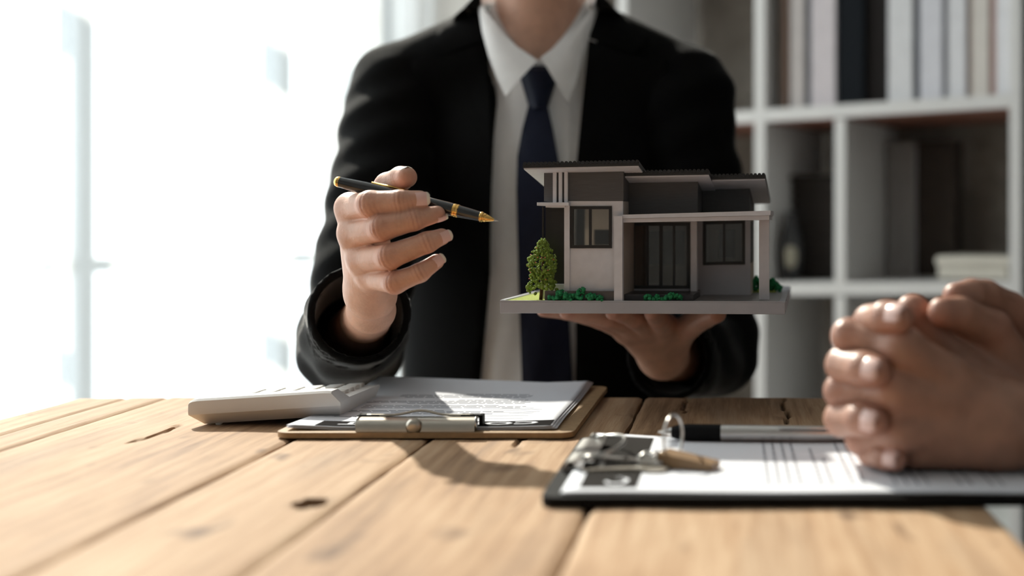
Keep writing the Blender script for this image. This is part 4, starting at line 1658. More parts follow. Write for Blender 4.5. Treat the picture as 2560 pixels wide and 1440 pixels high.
def flush(o, fingers, back=(0, -1, 0.1), folded=()):
    """reddening of knuckles and fingertips, and painted shade of the folds, stored on the mesh"""
    V = np.array([v.co for v in o.data.vertices]) + np.array(ORG[o.name])
    w = np.zeros(len(V))
    for f in fingers:
        n_ = len(f)
        for j, (c, r) in enumerate(f):
            k = (0.20, 0.55, 0.30, 0.25, 0.6)[j] if n_ == 5 else (0.20, 0.55, 0.30, 0.62)[j]
            if j == n_ - 1:
                k = 0.62
            d2 = ((V - np.array(c)) ** 2).sum(1)
            w = np.maximum(w, k * np.exp(-d2 / (1.15 * r) ** 2))
    at = o.data.attributes.new('flush', 'FLOAT', 'POINT')
    at.data.foreach_set('value', w)
    cr_ = np.zeros(len(V))
    for f in folded:
        for j in range(1, len(f) - 1):
            c, r = f[j]
            ax_ = np.array((Vector(f[j + 1][0]) - Vector(f[j - 1][0])).normalized())
            q = V - np.array(c)
            s_ = q @ ax_
            up = np.clip((q @ np.array(back)) / r, 0, 1)
            k = np.exp(-(s_ / 0.0048) ** 2) * np.exp(-(q ** 2).sum(1) / (2.4 * r * r)) * up
            cr_ = np.maximum(cr_, (1.25 if j == 1 else 0.8) * k * np.clip(-np.cos(s_ * 2 * math.pi / 0.0034), 0, 1))
    at = o.data.attributes.new('crease', 'FLOAT', 'POINT')
    at.data.foreach_set('value', np.clip(cr_, 0, 0.75))


def nail(parent, tip, axis, normal, w, l, material=None, rise=0.0, edge=None):
    """fingernail plate seated on the back of a fingertip, pale free edge as its sub-part"""
    a = Vector(axis).normalized()
    n = Vector(normal)
    n = (n - a * n.dot(a)).normalized()
    s = a.cross(n)
    c = Vector(tip[0]) + n * (tip[1] * 0.80 + rise) + a * (tip[1] * 0.10)
    mbn, mbt = MB(), MB()
    nu, nv = 8, 10
    for mb, t0, t1 in ((mbn, -1.0, 0.72), (mbt, 0.72, 1.06)):
        vs_, fs_ = [], []
        for j in range(nv + 1):
            t = t0 + (t1 - t0) * j / nv
            ww = w * (1 - 0.55 * max(0, -t - 0.45) ** 2 / 0.3 - 0.45 * max(0, t - 0.7) ** 2 / 0.13)
            for i in range(nu + 1):
                q = -1 + 2 * i / nu
                lift = tip[1] * 0.24 * (1 - q * q) - 0.0004 * t * t * 4 * 0.5
                vs_.append(c + a * (l * t) + s * (ww * q) + n * lift)
        for j in range(nv):
            for i in range(nu):
                k = j * (nu + 1) + i
                fs_.append((k, k + 1, k + nu + 2, k + nu + 1))
        m = len(vs_)
        vs_ += [v - n * 0.0009 for v in vs_]
        fs_ += [tuple(m + i for i in reversed(f)) for f in fs_]
        mb.add(vs_, fs_)
    o = obj('fingernail', mbn, material or NAIL, parent, smooth=True)
    obj('fingernail_edge', mbt, edge or NAILTIP, o, smooth=True)
    return o


def drape(poly, front, off, thick, cuts=5):
    """cloth patch: polygon in pixels laid on the surface front(px, py) -> depth"""
    bm = bmesh.new()
    vs_ = [bm.verts.new((x, y, 0)) for x, y in poly]
    bm.faces.new(vs_)
    bmesh.ops.triangulate(bm, faces=bm.faces)
    for _ in range(cuts):
        es = [e for e in bm.edges if e.calc_length() > 22]
        if not es:
            break
        bmesh.ops.subdivide_edges(bm, edges=es, cuts=1)
        bmesh.ops.triangulate(bm, faces=[f for f in bm.faces if len(f.verts) > 3])
    bm.verts.ensure_lookup_table()
    fs_ = []
    co = []
    for i, v in enumerate(bm.verts):
        v.index = i
        co.append((v.co.x, v.co.y))
    fs_ = [tuple(v.index for v in f.verts) for f in bm.faces]
    rim = [(e.verts[0].index, e.verts[1].index) for e in bm.edges if len(e.link_faces) == 1]
    bm.free()
    n = len(co)
    ds = [front(x, y) - (off(x, y) if callable(off) else off) for x, y in co]
    out = [P(x, y, d - thick) for (x, y), d in zip(co, ds)] + [P(x, y, d) for (x, y), d in zip(co, ds)]
    fs2 = fs_ + [tuple(n + i for i in reversed(f)) for f in fs_] + [(a, b, n + b, n + a) for a, b in rim]
    return MB().add(out, fs2)


# ------------------------------------------------------------------ person behind the table
NX = -0.232                                        # body axis
per = thing('person', (NX, 1.66, 0), 'person in black suit, white shirt and navy tie holding pen and model house', 'person')
SHL, SHR = (-0.406, 1.635, 1.070), (-0.058, 1.635, 1.068)
ELL, ELR = tuple(P(874, 866, 1.415)), tuple(P(1776, 870, 1.60))
CUFL, CUFR = tuple(P(900, 783, 1.215)), tuple(P(1668, 893, 1.425))
WRL = P(925, 765, 1.175)

# pen hand: (pixel, depth, radius) joints
pen_f = [
    [J(877, 521, 1.106, .0115), J(926, 511, 1.074, .0108), J(1000, 504, 1.071, .0090), J(1049, 500, 1.074, .0076)],
    [J(884, 585, 1.102, .0113), J(955, 570, 1.068, .0105), J(1035, 549, 1.070, .0086), J(1092, 535, 1.080, .0068)],
    [J(906, 648, 1.100, .0110), J(973, 642, 1.066, .0100), J(1068, 606, 1.069, .0082), J(1104, 592, 1.074, .0067)],
    [J(930, 693, 1.104, .0098), J(987, 707, 1.070, .0089), J(1050, 682, 1.068, .0074), J(1091, 654, 1.073, .0061)],
    [J(900, 590, 1.150, .0135), J(925, 520, 1.135, .0120), J(968, 462, 1.112, .0098), J(1003, 446, 1.098, .0095), J(1016, 443, 1.089, .0086)],
]
pen_p = [
    [J(925, 735, 1.145, .0180), J(877, 521, 1.108, .0115)],
    [J(925, 735, 1.142, .0180), J(884, 585, 1.104, .0115)],
    [J(928, 738, 1.142, .0180), J(906, 648, 1.103, .0110)],
    [J(932, 742, 1.145, .0170), J(930, 690, 1.108, .0100)],
    [J(900, 590, 1.150, .0135), J(925, 720, 1.155, .0170)],
    [J(940, 610, 1.130, .0120), J(945, 690, 1.135, .0130)],
    [J(922, 720, 1.145, .0195), J(928, 775, 1.185, .0200), J(905, 815, 1.30, .026)],
]
h1 = implicit(hand_sdf(pen_f, pen_p, back=(0, -1, 0.1), kpp=0.008), (-0.365, 1.035, 0.80), (-0.205, 1.24, 0.975), 0.00115, 1)
# holding hand under the base
hold_f = [
    [J(1567, 829, 1.350, .0105), J(1500, 800, 1.325, .0088), J(1420, 781, 1.312, .0074), J(1358, 777, 1.300, .0062)],
    [J(1590, 818, 1.345, .0118), J(1520, 795, 1.312, .0098), J(1460, 782, 1.298, .0086), J(1418, 780, 1.287, .0077)],
    [J(1622, 815, 1.345, .0120), J(1585, 795, 1.308, .0100), J(1555, 783, 1.292, .0088), J(1533, 780, 1.282, .0079)],
    [J(1660, 815, 1.345, .0118), J(1645, 795, 1.308, .0100), J(1635, 783, 1.294, .0088), J(1630, 780, 1.284, .0079)],
    [J(1690, 845, 1.385, .0150), J(1728, 812, 1.345, .0125), J(1765, 792, 1.315, .0108), J(1792, 784, 1.295, .0092)],
]
hold_p = [
    [J(1652, 888, 1.405, .0200), J(1567, 829, 1.352, .0120)],
    [J(1652, 888, 1.405, .0200), J(1590, 818, 1.347, .0125)],
    [J(1655, 888, 1.405, .0200), J(1622, 815, 1.347, .0125)],
    [J(1662, 888, 1.405, .0200), J(1660, 815, 1.347, .0125)],
    [J(1662, 888, 1.405, .0200), J(1690, 845, 1.385, .0150)],
    [J(1655, 885, 1.400, .0230), J(1690, 895, 1.47, .0250), J(1730, 890, 1.55, .030)],
]
h2 = implicit(hand_sdf(hold_f, hold_p), (-0.215, 1.255, 0.735), (0.015, 1.50, 0.852), 0.0016, 2)


def coarse_body(G):
    X, Y, Z = G
    neck = cap(G, (NX, 1.65, 1.04), (NX, 1.630, 1.24), 0.060, 0.053)
    head = ell(G, (NX, 1.605, 1.345), (0.074, 0.094, 0.105))
    jaw = ell(G, (NX, 1.560, 1.285), (0.052, 0.055, 0.050))
    nose = cap(G, (NX, 1.515, 1.355), (NX, 1.496, 1.318), 0.008, 0.013)
    lips = ell(G, (NX, 1.512, 1.288), (0.024, 0.012, 0.008))
    brow = cap(G, (NX - 0.035, 1.527, 1.372), (NX + 0.035, 1.527, 1.372), 0.010, 0.010)
    earl = ell(G, (NX - 0.076, 1.615, 1.335), (0.010, 0.020, 0.032))
    earr = ell(G, (NX + 0.076, 1.615, 1.335), (0.010, 0.020, 0.032))
    d = smin(head, jaw, 0.03)
    for q, k in ((nose, .012), (lips, .008), (brow, .014), (earl, .008), (earr, .008)):
        d = smin(d, q, k)
    d = smin(d, neck, 0.03)
    torso = cap(G, (NX, 1.67, 0.62), (NX, 1.66, 0.95), 0.125, 0.135, ((NX, 1.66, 0.8), (1, 1.5, 1)))
    d = smin(d, torso, 0.04)
    sh = cap(G, (NX - 0.13, 1.655, 1.04), (NX + 0.13, 1.655, 1.04), 0.05, 0.05)
    d = smin(d, sh, 0.05)
    for s_, e_, w_ in ((SHL, ELL, tuple(P(905, 815, 1.30))), (SHR, ELR, tuple(P(1730, 890, 1.55)))):
        d = smin(d, cap(G, s_, e_, 0.042, 0.036), 0.02)
        d = smin(d, cap(G, e_, w_, 0.036, 0.026), 0.02)
    return d


hb = implicit(coarse_body, (-0.50, 1.26, 0.44), (0.06, 1.80, 1.48), 0.0065, 2)
body = obj('body', merge(hb, h1, h2), SKIN, per, smooth=True, fix=False)
flush(body, pen_f + hold_f, folded=pen_f[:4])
for f, nrm, w, l in ((pen_f[0], (0.05, -1, 0.10), .0054, .0072), (pen_f[2], (0.10, -1, -0.25), .0046, .0066), (pen_f[3], (0.0, -1, -0.20), .0043, .0060)):
    nail(body, f[-1], Vector(f[-1][0]) - Vector(f[-2][0]), nrm, w, l)
nail(body, pen_f[1][-1], Vector(pen_f[1][-1][0]) - Vector(pen_f[1][-2][0]), (0.2, -0.35, -0.9), .0046, .0064)
nail(body, (tuple(Vector(pen_f[4][-1][0]) - Vector((0.6, -0.75, 0.1)).normalized() * 0.0035), .0086), Vector((0.6, -0.75, 0.1)), (-0.35, 0.15, 1), .0054, .0072)
# face: eyes and hair
for sx in (-1, 1):
    e = obj('eye', MB().ico((NX + sx * 0.031, 1.525, 1.350), 0.0115, 3), mat('eye_white', (0.8, 0.78, 0.75), 0.2), body, smooth=True)
    obj('iris', MB().ico((NX + sx * 0.031, 1.5165, 1.350), 0.0048, 2, (1, 0.8, 1)), HAIR, e, smooth=True)


def hair_sdf(G):
    X, Y, Z = G
    d = ell(G, (NX, 1.618, 1.362), (0.083, 0.100, 0.108))
    cutf = (1.546 + 0.25 * (1.43 - Z)) - Y
    d = np.maximum(d, cutf)
    d = np.maximum(d, 1.285 - Z + 0 * Y)
    return d + 0.0025 * np.sin(X * 260) * np.sin(Z * 90 + Y * 40)


obj('hair', implicit(hair_sdf, (-0.34, 1.48, 1.26), (-0.12, 1.74, 1.49), 0.005, 1), HAIR, per, smooth=True)

# --- clothes
def torso_field(G, r0, r1, rs):
    X, Y, Z = G
    t = cap(G, (NX, 1.665, 0.60), (NX, 1.655, 0.935), r0, r1, ((NX, 1.66, 0.8), (1, 1.42, 1)))
    for sx in (-1, 1):
        sh = cap(G, (NX + sx * 0.172, 1.645, 1.079), (NX + sx * 0.075, 1.650, 1.120), rs * 0.96, rs * 1.02)
        t = smin(t, sh, 0.045)
    return t


def folds(G, a):
    X, Y, Z = G
    return a * (np.sin(Z * 55 + X * 40 + 2.2 * np.sin(X * 23 + Y * 9)) * np.sin(Y * 34 + Z * 14 + 1.0) + 0.5 * np.sin(Z * 120 - X * 60 + Y * 35))


def vz(px, d=1.53):
    return (px - PX0) / FPX * d


Z_AT = [P(0, y, 1.53).z for y in (-60, 0, 130, 420, 700, 1000)][::-1]
XL_AT = [vz(x) for x in (1196, 1201, 1221, 1224, 1218, 1186)][::-1]
XR_AT = [vz(x) for x in (1493, 1488, 1470, 1440, 1436, 1432)][::-1]


def dist_dir(G, a, b):
    X, Y, Z = G
    d = Vector(b) - Vector(a)
    d.normalize()
    return (X - b[0]) * d.x + (Y - b[1]) * d.y + (Z - b[2]) * d.z


def jacket_sdf(G):
    X, Y, Z = G
    t = torso_field(G, 0.172, 0.178, 0.058)
    zz_ = Z + 0 * X + 0 * Y
    xl = np.interp(Z.ravel(), Z_AT, XL_AT).reshape(Z.shape).astype(np.float32)
    xr = np.interp(Z.ravel(), Z_AT, XR_AT).reshape(Z.shape).astype(np.float32)
    wedge = np.maximum(np.maximum(xl - X, X - xr), Y - 1.66)
    t = np.maximum(t, -wedge)
    # neck hole
    t = np.maximum(t, -cap(G, (NX, 1.632, 1.06), (NX, 1.622, 1.30), 0.062, 0.078))
    t = np.maximum(t, 0.60 - Z)
    # sleeves
    for s_, e_, c_, r0, r1, r2 in ((SHL, ELL, CUFL, 0.062, 0.053, 0.0435), (SHR, ELR, CUFR, 0.062, 0.056, 0.044)):
        up = cap(G, s_, e_, r0, r1)
        fo_ = cap(G, e_, tuple(Vector(c_) + (Vector(c_) - Vector(e_)).normalized() * 0.06), r1, r2)
        fo_ = np.maximum(fo_, dist_dir(G, e_, c_))
        inner = cap(G, tuple(Vector(e_) * 0.55 + Vector(c_) * 0.45), tuple(Vector(c_) + (Vector(c_) - Vector(e_)).normalized() * 0.05), r1 - 0.016, r2 - 0.0035)
        sl = smin(up, fo_, 0.012)
        sl = sl + folds(G, 0.0030) * np.clip(-dist_dir(G, e_, c_) * 25 - 0.3, 0.12, 1)
        sl = np.maximum(sl, -inner)
        t = smin(t, sl, 0.012)
        t = np.maximum(t, -inner)
    return t


jk = obj('jacket', implicit(jacket_sdf, (-0.53, 1.19, 0.58), (0.08, 1.83, 1.225), 0.0052, 2), SUIT, per, smooth=True, fix=False)


def front_of(field):
    ys = np.arange(1.30, 1.75, 0.0015, dtype=np.float32)

    def fr(px, py):
        X = (px - PX0) / FPX * ys
        Z = CZ + (PY0 - py) / FPX * ys
        v = field((X, ys, Z))
        i = np.argmax(v < 0)
        return float(ys[i]) if v[i] < 0 else 1.60
    return fr


jf = front_of(lambda G: torso_field(G, 0.172, 0.178, 0.058))
for poly in ([(1221, 100), (1110, 138), (1028, 152), (1040, 260), (1082, 420), (1150, 560), (1226, 690), (1226, 420)],
             [(1471, 100), (1580, 138), (1666, 150), (1652, 260), (1612, 420), (1540, 560), (1436, 690), (1440, 420)]):
    obj('lapel', drape(poly, jf, 0.0050, 0.0040), SUIT, jk, smooth=35)
for poly in ([(1200, -25), (1160, 18), (1074, 95), (1108, 134), (1219, 96), (1208, 40)],
             [(1494, -25), (1535, 18), (1620, 95), (1584, 134), (1473, 96), (1484, 40)]):
    obj('jacket_collar', drape(poly, jf, 0.0065, 0.0040), SUIT, jk, smooth=35)
# shoulder seams
for sx, pts in ((-1, [(920, 152), (926, 210), (938, 300), (955, 400)]), (1, [(1778, 160), (1772, 220), (1760, 310), (1745, 400)])):
    pass

# shirt
def shirt_field(G):
    X, Y, Z = G
    t = torso_field(G, 0.157, 0.163, 0.046)
    nb_ = cap(G, (NX, 1.645, 1.06), (NX, 1.633, 1.165), 0.066, 0.0605)
    t = smin(t, nb_, 0.022)
    return t + 0.0016 * np.sin(X * 150 + 3 * np.sin(Z * 12)) * np.clip((1.0 - Z) * 6, 0, 1)


def shirt_sdf(G):
    X, Y, Z = G
    t = shirt_field(G)
    t = np.maximum(t, 0.62 - Z)
    # neckline opening, lower at the front
    t = np.maximum(t, Z - (1.093 + 0.9 * np.abs(X - NX) + np.clip(Y - 1.575, 0, 1) * 0.9))
    return t


sh_o = obj('shirt', implicit(shirt_sdf, (-0.43, 1.46, 0.60), (-0.03, 1.80, 1.22), 0.005, 2), SHIRT, per, smooth=True, fix=False)
sf = front_of(shirt_field)


def neckfront(px, py):
    return sf(px, py)


# collar: two pointed flaps folded over a stand, each wrapped round the neck
def collar_flap(sgn):
    """rows from the fold line (top) to the outer edge, columns from the back of the neck to the point"""
    if sgn < 0:
        top = [(1206, -40, 1.635), (1199, -10, 1.605), (1212, 25, 1.582), (1255, 82, 1.560), (1300, 122, 1.546), (1342, 152, 1.537)]
        low = [(1196, 10, 1.640), (1198, 30, 1.603), (1206, 80, 1.578), (1222, 138, 1.556), (1243, 195, 1.540), (1266, 243, 1.531)]
    else:
        top = [(1486, -40, 1.635), (1492, -10, 1.605), (1480, 22, 1.582), (1440, 72, 1.560), (1398, 108, 1.545), (1352, 143, 1.5335)]
        low = [(1496, 10, 1.640), (1493, 30, 1.603), (1477, 80, 1.578), (1458, 140, 1.556), (1442, 205, 1.540), (1421, 256, 1.531)]
    n, m = len(top), 8
    vs_, fs_ = [], []
    for i in range(n):
        a, b = Vector(P(*top[i])), Vector(P(*low[i]))
        for j in range(m + 1):
            t = j / m
            p = a.lerp(b, t)
            p.y -= 0.004 * math.sin(math.pi * t) + 0.007 * t * (i / (n - 1.0))
            vs_.append(p)
    k = len(vs_)
    vs_ += [v + Vector((0, 0.0022, 0)) for v in vs_]
    m1 = m + 1
    for i in range(n - 1):
        for j in range(m):
            q = i * m1 + j
            fs_.append((q, q + 1, q + m1 + 1, q + m1))
            fs_.append((k + q, k + q + m1, k + q + m1 + 1, k + q + 1))
    for i in range(n - 1):
        for j in (0, m):
            q = i * m1 + j
            fs_.append((q, q + m1, k + q + m1, k + q))
    for i in (0, n - 1):
        for j in range(m):
            q = i * m1 + j
            fs_.append((q, q + 1, k + q + 1, k + q))
    return MB().add(vs_, fs_)


for sg in (-1, 1):
    obj('collar', collar_flap(sg), SHIRT, sh_o, smooth=40)
vs_, fs_ = [], []
nn_ = 24
for i in range(nn_ + 1):
    a = math.pi - math.pi * i / nn_
    for rr, zz_, k_ in ((0.0700, 1.209, 1.0), (0.0775, 1.183, 1.0), (0.0755, 1.183, 1.0), (0.0680, 1.209, 1.0)):
        vs_.append((NX + rr * math.cos(a), 1.634 + rr * 0.95 * math.sin(a), zz_ + 0.012 * math.sin(a)))
for i in range(nn_):
    for k_ in range(4):
        fs_.append((i * 4 + k_, i * 4 + (k_ + 1) % 4, (i + 1) * 4 + (k_ + 1) % 4, (i + 1) * 4 + k_))
fs_ += [(0, 1, 2, 3), tuple(nn_ * 4 + k_ for k_ in (3, 2, 1, 0))]
obj('collar_back', MB().add(vs_, fs_), SHIRT, sh_o, smooth=40)
obj('collar_stand', drape([(1300, 120), (1345, 150), (1395, 112), (1402, 165), (1345, 176), (1296, 170)], sf, 0.006, 0.002), SHIRT, sh_o, smooth=40)
# placket edge beside the tie
obj('placket', drape([(1405, 262), (1428, 262), (1424, 420), (1420, 600), (1402, 600), (1404, 420)], sf, 0.0016, 0.0012), SHIRT, sh_o, smooth=40)

# tie: knot and blade
tie = obj('tie', drape([(1321, 262), (1369, 262), (1384, 330), (1398, 410), (1412, 620), (1436, 1010), (1306, 1010), (1296, 700), (1291, 480), (1293, 390), (1306, 320)], sf,
                       lambda x, y: 0.006 + 0.006 * math.cos((x - 1346) / 60.0) , 0.003), TIE, per, smooth=40)
kb = MB()
rows_ = [(164, 1300, 1391), (176, 1296, 1394), (205, 1303, 1389), (235, 1312, 1379), (262, 1320, 1370), (270, 1324, 1366)]
n = 12
vs_, fs_ = [], []
for y, a, b in rows_:
    for i in range(n + 1):
        x = a + (b - a) * i / n
        d = sf(x, y) - 0.008 - 0.011 * math.sin(math.pi * i / n) ** 0.6 * (1 if y > 166 else 0.5)
        vs_.append(P(x, y, d))
for j in range(len(rows_) - 1):
    for i in range(n):
        q = j * (n + 1) + i
        fs_.append((q, q + 1, q + n + 2, q + n + 1))
m = len(vs_)
vs_ += [v + Vector((0, 0.018, 0)) for v in vs_]
fs_ += [tuple(m + i for i in reversed(f)) for f in fs_]
for j in range(len(rows_) - 1):
    for i in (0, n):
        q = j * (n + 1) + i
        fs_.append((q, q + n + 1, m + q + n + 1, m + q))
for j in (0, len(rows_) - 1):
    for i in range(n):
        q = j * (n + 1) + i
        fs_.append((q, q + 1, m + q + 1, m + q))
obj('tie_knot', MB().add(vs_, fs_), TIE, tie, smooth=40)


# trousers and shoes, chair: under and behind the table
def legs_sdf(hx, hy, face):
    def fn(G):
        d = None
        for sx in (-1, 1):
            hip = (hx + sx * 0.085 * face[1], hy - sx * 0.085 * face[0], 0.53)
            knee = (hip[0] + face[0] * 0.40, hip[1] + face[1] * 0.40, 0.50)
            ank = (knee[0] + face[0] * 0.02, knee[1] + face[1] * 0.02, 0.085)
            c = smin(cap(G, hip, knee, 0.080, 0.060), cap(G, knee, ank, 0.058, 0.045), 0.02)
            d = c if d is None else smin(d, c, 0.03)
        pel = cap(G, (hx - 0.07 * abs(face[1]), hy - 0.07 * abs(face[0]), 0.56), (hx + 0.07 * abs(face[1]), hy + 0.07 * abs(face[0]), 0.56), 0.105, 0.105)
        return smin(d, pel, 0.04)
    return fn


obj('trousers', implicit(legs_sdf(NX, 1.66, (0, -1)), (-0.48, 1.15, 0.02), (0.02, 1.80, 0.70), 0.011, 2), SUIT, per, smooth=True, fix=False)


def shoe(parent, x, y, ang):
    d = Vector((math.cos(ang), math.sin(ang), 0))
    nn = Vector((-d.y, d.x, 0))

    def R(a, b, c):
        return Vector((x, y, 0)) + d * a + nn * b + Vector((0, 0, c))
    prof = [(-0.06, 0.030, 0.075), (-0.02, 0.034, 0.085), (0.05, 0.040, 0.065), (0.12, 0.044, 0.048), (0.17, 0.036, 0.038), (0.20, 0.015, 0.024)]
    vs_, fs_ = [], []
    m = 14
    for a, w_, h_ in prof:
        for k in range(m):
            q = 2 * math.pi * k / m
            vs_.append(R(a, w_ * math.cos(q), max(0.012, h_ / 2 + 0.012 + h_ / 2 * math.sin(q))))
    for i in range(len(prof) - 1):
        for k in range(m):
            fs_.append((i * m + k, i * m + (k + 1) % m, (i + 1) * m + (k + 1) % m, (i + 1) * m + k))
    fs_.append(tuple(range(m)))
    fs_.append(tuple((len(prof) - 1) * m + k for k in range(m)))
    o = obj('shoe', MB().add(vs_, fs_), BLACK_LACQ, parent, smooth=40)
    pl = [(-0.062, -0.030), (0.05, -0.040), (0.12, -0.045), (0.19, -0.028), (0.205, 0), (0.19, 0.028), (0.12, 0.045), (0.05, 0.040), (-0.062, 0.030)]
    obj('sole', MB().prism(pl, lambda a, b, t: R(a, b, t), 0.0005, 0.0125), BLACK_PLASTIC, o)


for sx in (-1, 1):
    shoe(per, NX + sx * 0.085, 1.25, -math.pi / 2)


def chair(cx, cy, ang, label):
    c = thing('chair', (cx, cy, 0), label, 'chair', 'chairs at the table')
    d = Vector((math.cos(ang), math.sin(ang), 0))
    nn = Vector((-d.y, d.x, 0))

    def R(a, b, z):
        return Vector((cx, cy, 0)) + d * a + nn * b + Vector((0, 0, z))
    CW = mat('chair_oak', (0.30, 0.19, 0.10), 0.5, var=0.2, scale=20, stretch=(1, 1, 8))
    obj('seat', MB().bbox((-0.20, -0.21, 0.405), (0.21, 0.21, 0.435), 0.01, R), CW, c, smooth=40)
    for a in (-0.18, 0.18):
        for b in (-0.18, 0.18):
            obj('leg', MB().tube([R(a * 1.05, b * 1.05, 0), R(a, b, 0.405)], [0.014, 0.018], 12), CW, c, smooth=40)
    for b in (-0.17, 0.17):
        obj('back_post', MB().tube([R(-0.185, b, 0.435), R(-0.235, b, 0.78)], [0.014, 0.012], 10), CW, c, smooth=40)
    obj('backrest', MB().bbox((-0.246, -0.185, 0.68), (-0.226, 0.185, 0.80), 0.006, R), CW, c, smooth=40)
    return c


chair(NX, 1.70, -math.pi / 2, 'oak chair under the person in the black suit')

# ------------------------------------------------------------------ client at the right: clasped hands on the black clipboard
cli = thing('person', (0.62, 0.90, 0), 'person at the right edge whose clasped hands rest on the black clipboard', 'person')


def Q(zx, zy, d, r):
    """joint given in the enlarged crop (2.4 x, origin 1980, 680)"""
    return J(1980 + zx / 2.4, 680 + zy / 2.4, d, r)


A_f = [
    [Q(860, 380, .897, .0120), Q(725, 238, .893, .0112), Q(640, 330, .920, .0095), Q(700, 420, .930, .0085)],
    [Q(660, 450, .848, .0122), Q(345, 385, .868, .0116), Q(390, 420, .905, .0098), Q(480, 440, .925, .0088)],
    [Q(600, 720, .845, .0122), Q(300, 715, .868, .0116), Q(360, 720, .905, .0098), Q(460, 730, .925, .0088)],
    [Q(640, 960, .848, .0115), Q(420, 1000, .866, .0108), Q(440, 990, .900, .0090), Q(540, 980, .920, .0080)],
]
A_p = [
    [Q(1280, 860, .898, .024), Q(860, 390, .902, .0130)],
    [Q(1250, 870, .874, .022), Q(940, 640, .858, .0140), Q(665, 462, .845, .0132)],
    [Q(1250, 850, .872, .022), Q(900, 770, .855, .0140), Q(610, 722, .842, .0132)],
    [Q(1250, 900, .870, .022), Q(900, 930, .856, .0140), Q(650, 955, .845, .0128)],
    [Q(1250, 950, .866, .026), Q(760, 1030, .862, .0160)],
    [Q(1200, 930, .868, .028), Q(1500, 940, .880, .029), Q(1900, 900, .900, .033)],
]
A_t = [[Q(1330, 640, .915, .020), Q(1200, 345, .900, .0135), Q(1010, 250, .882, .0112), Q(905, 240, .874, .0100)]]
B_f = [
    [Q(760, 330, .930, .0125), Q(500, 330, .900, .0120), Q(475, 305, .868, .0116), Q(570, 275, .848, .0108), Q(640, 278, .840, .0098)],
    [Q(640, 560, .935, .0125), Q(330, 560, .900, .0122), Q(312, 558, .866, .0118), Q(430, 582, .842, .0108), Q(500, 598, .834, .0098)],
    [Q(640, 830, .935, .0125), Q(320, 870, .900, .0120), Q(300, 880, .866, .0114), Q(420, 885, .842, .0106), Q(490, 900, .834, .0094)],
    [Q(700, 1000, .930, .0112), Q(480, 1060, .895, .0100), Q(480, 1082, .866, .0092), Q(560, 1105, .850, .0086), Q(615, 1122, .843, .0078)],
]
B_p = [
    [Q(1250, 600, .965, .026), Q(780, 340, .935, .0150)],
    [Q(1250, 640, .965, .026), Q(660, 560, .940, .0150)],
    [Q(1250, 700, .965, .026), Q(660, 820, .940, .0150)],
    [Q(1250, 760, .965, .026), Q(720, 980, .935, .0140)],
    [Q(1250, 640, .965, .028), Q(1500, 700, 1.00, .029), Q(1900, 720, 1.04, .033)],
]
B_t = [[Q(1330, 480, .950, .020), Q(1300, 240, .925, .0140), Q(1160, 150, .908, .0116), Q(1080, 140, .900, .0110), Q(985, 145, .892, .0092)]]
lo_, hi_ = (0.040, 0.80, 0.752), (0.285, 1.08, 0.895)
def rest(fn):
    """flesh flattened where it rests on the paper"""
    return lambda G: np.maximum(fn(G), 0.7586 - G[2])


ha = implicit(rest(hand_sdf(A_f + A_t, A_p, 0.0015, 0.008, back=(0, -1, 0), kpp=0.0055)), lo_, hi_, 0.0017, 1)
hb_ = implicit(rest(hand_sdf(B_f + B_t, B_p, 0.0015, 0.010)), lo_, hi_, 0.0017, 1)
EA, EB = (0.46, 0.86, 0.80), (0.46, 1.12, 0.80)
WA, WB = Q(1500, 940, .880, 0)[0], Q(1500, 700, 1.00, 0)[0]
SA, SB = (0.60, 0.72, 1.07), (0.60, 1.08, 1.07)


def client_body(G):
    cy = 0.90
    d = cap(G, (0.62, cy, 1.05), (0.60, cy, 1.22), 0.062, 0.055)
    d = smin(d, ell(G, (0.575, cy, 1.345), (0.094, 0.076, 0.105)), 0.03)
    d = smin(d, ell(G, (0.535, cy, 1.285), (0.055, 0.052, 0.050)), 0.02)
    d = smin(d, cap(G, (0.483, cy, 1.355), (0.466, cy, 1.318), 0.008, 0.013), 0.012)
    d = smin(d, ell(G, (0.485, cy, 1.288), (0.012, 0.024, 0.008)), 0.008)
    for sy in (-1, 1):
        d = smin(d, ell(G, (0.585, cy + sy * 0.078, 1.335), (0.020, 0.010, 0.032)), 0.008)
    d = smin(d, cap(G, (0.63, cy, 0.62), (0.62, cy, 0.95), 0.13, 0.14, ((0.62, cy, 0.8), (1.5, 1, 1))), 0.04)
    d = smin(d, cap(G, (0.62, cy - 0.13, 1.04), (0.62, cy + 0.13, 1.04), 0.05, 0.05), 0.05)
    for s_, e_, w_ in ((SA, EA, WA), (SB, EB, WB)):
        d = smin(d, cap(G, s_, e_, 0.042, 0.037), 0.02)
        d = smin(d, cap(G, e_, w_, 0.036, 0.0262), 0.02)
    return d


hc = implicit(client_body, (0.205, 0.60, 0.44), (0.84, 1.24, 1.48), 0.0085, 2)
cbody = obj('body', merge(hc, ha, hb_), SKIN2, cli, smooth=True, fix=False)
flush(cbody, A_f + A_t + B_f + B_t, (0, -1, 0), B_f)
for f, nrm, w, l in ((B_f[0], (0.15, -1, 0.35), .0066, .0078), (B_f[1], (0.15, -1, 0.15), .0066, .0078), (B_f[2], (0.15, -1, 0.1), .0064, .0076), (B_f[3], (0.1, -1, 0.1), .0054, .0066)):
    nail(cbody, f[-1], Vector(f[-1][0]) - Vector(f[-2][0]), nrm, w, l, mat('fingernail_tanned', (0.72, 0.48, 0.43), 0.28, var=0.05, coat=0.2), 0.0003, mat('fingernail_tanned', (0.60, 0.37, 0.31)))


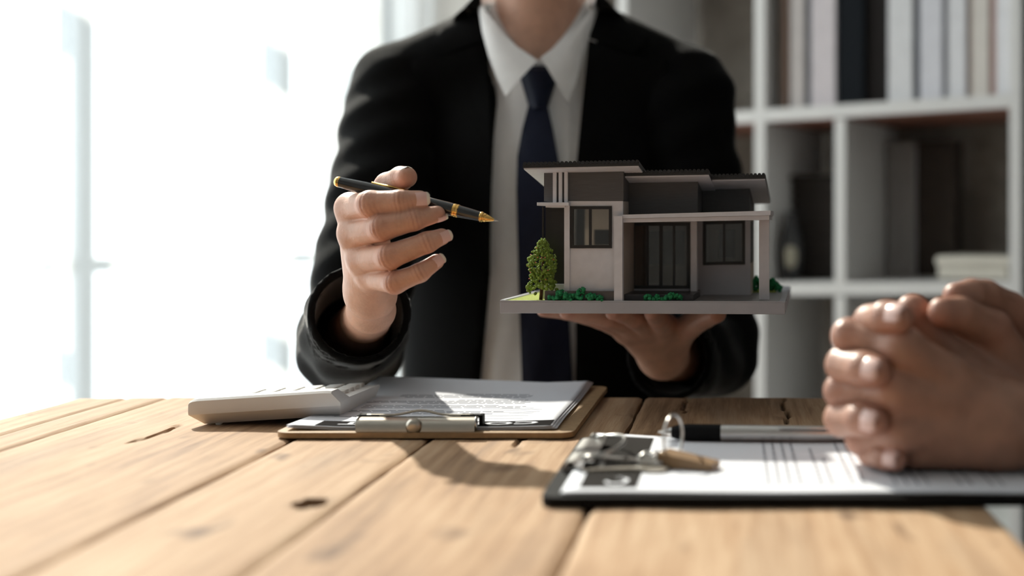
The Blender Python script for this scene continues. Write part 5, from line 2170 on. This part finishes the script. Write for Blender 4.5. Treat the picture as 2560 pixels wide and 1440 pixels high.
def client_jacket(G):
    X, Y, Z = G
    cy = 0.90
    t = cap(G, (0.63, cy, 0.58), (0.62, cy, 0.94), 0.16, 0.175, ((0.62, cy, 0.8), (1.4, 1, 1)))
    for sy in (-1, 1):
        t = smin(t, cap(G, (0.62, cy + sy * 0.165, 1.055), (0.62, cy + sy * 0.075, 1.115), 0.056, 0.057), 0.045)
    t = np.maximum(t, -cap(G, (0.60, cy, 1.06), (0.59, cy, 1.3), 0.062, 0.078))
    t = np.maximum(t, 0.56 - Z)
    for s_, e_, w_ in ((SA, EA, WA), (SB, EB, WB)):
        c_ = tuple(Vector(e_).lerp(Vector(w_), 0.72))
        up = cap(G, s_, e_, 0.060, 0.054)
        fo_ = np.maximum(cap(G, e_, w_, 0.054, 0.042), dist_dir(G, e_, c_))
        t = smin(t, smin(up, fo_, 0.012) + folds(G, 0.002), 0.012)
    return t


obj('jacket', implicit(client_jacket, (0.20, 0.58, 0.54), (0.86, 1.26, 1.22), 0.0085, 2), SUIT, cli, smooth=True, fix=False)
for sy in (-1, 1):
    e = obj('eye', MB().ico((0.497, 0.90 + sy * 0.031, 1.350), 0.0115, 3), MATS['eye_white'], cbody, smooth=True)
    obj('iris', MB().ico((0.4885, 0.90 + sy * 0.031, 1.350), 0.0048, 2, (0.8, 1, 1)), HAIR, e, smooth=True)


def hair2(G):
    X, Y, Z = G
    d = ell(G, (0.588, 0.90, 1.362), (0.100, 0.083, 0.108))
    d = np.maximum(d, (0.516 + 0.25 * (1.43 - Z)) - X)
    d = np.maximum(d, 1.285 - Z + 0 * X)
    return d + 0.0025 * np.sin(Y * 260) * np.sin(Z * 90 + X * 40)


obj('hair', implicit(hair2, (0.46, 0.78, 1.26), (0.71, 1.02, 1.49), 0.006, 1), HAIR, cli, smooth=True)
obj('trousers', implicit(legs_sdf(0.62, 0.90, (-1, 0)), (0.10, 0.66, 0.02), (0.78, 1.14, 0.70), 0.012, 2), SUIT, cli, smooth=True, fix=False)
for sy in (-1, 1):
    shoe(cli, 0.20, 0.90 + sy * 0.085, math.pi)
chair(0.67, 0.90, math.pi, 'oak chair under the person with clasped hands')
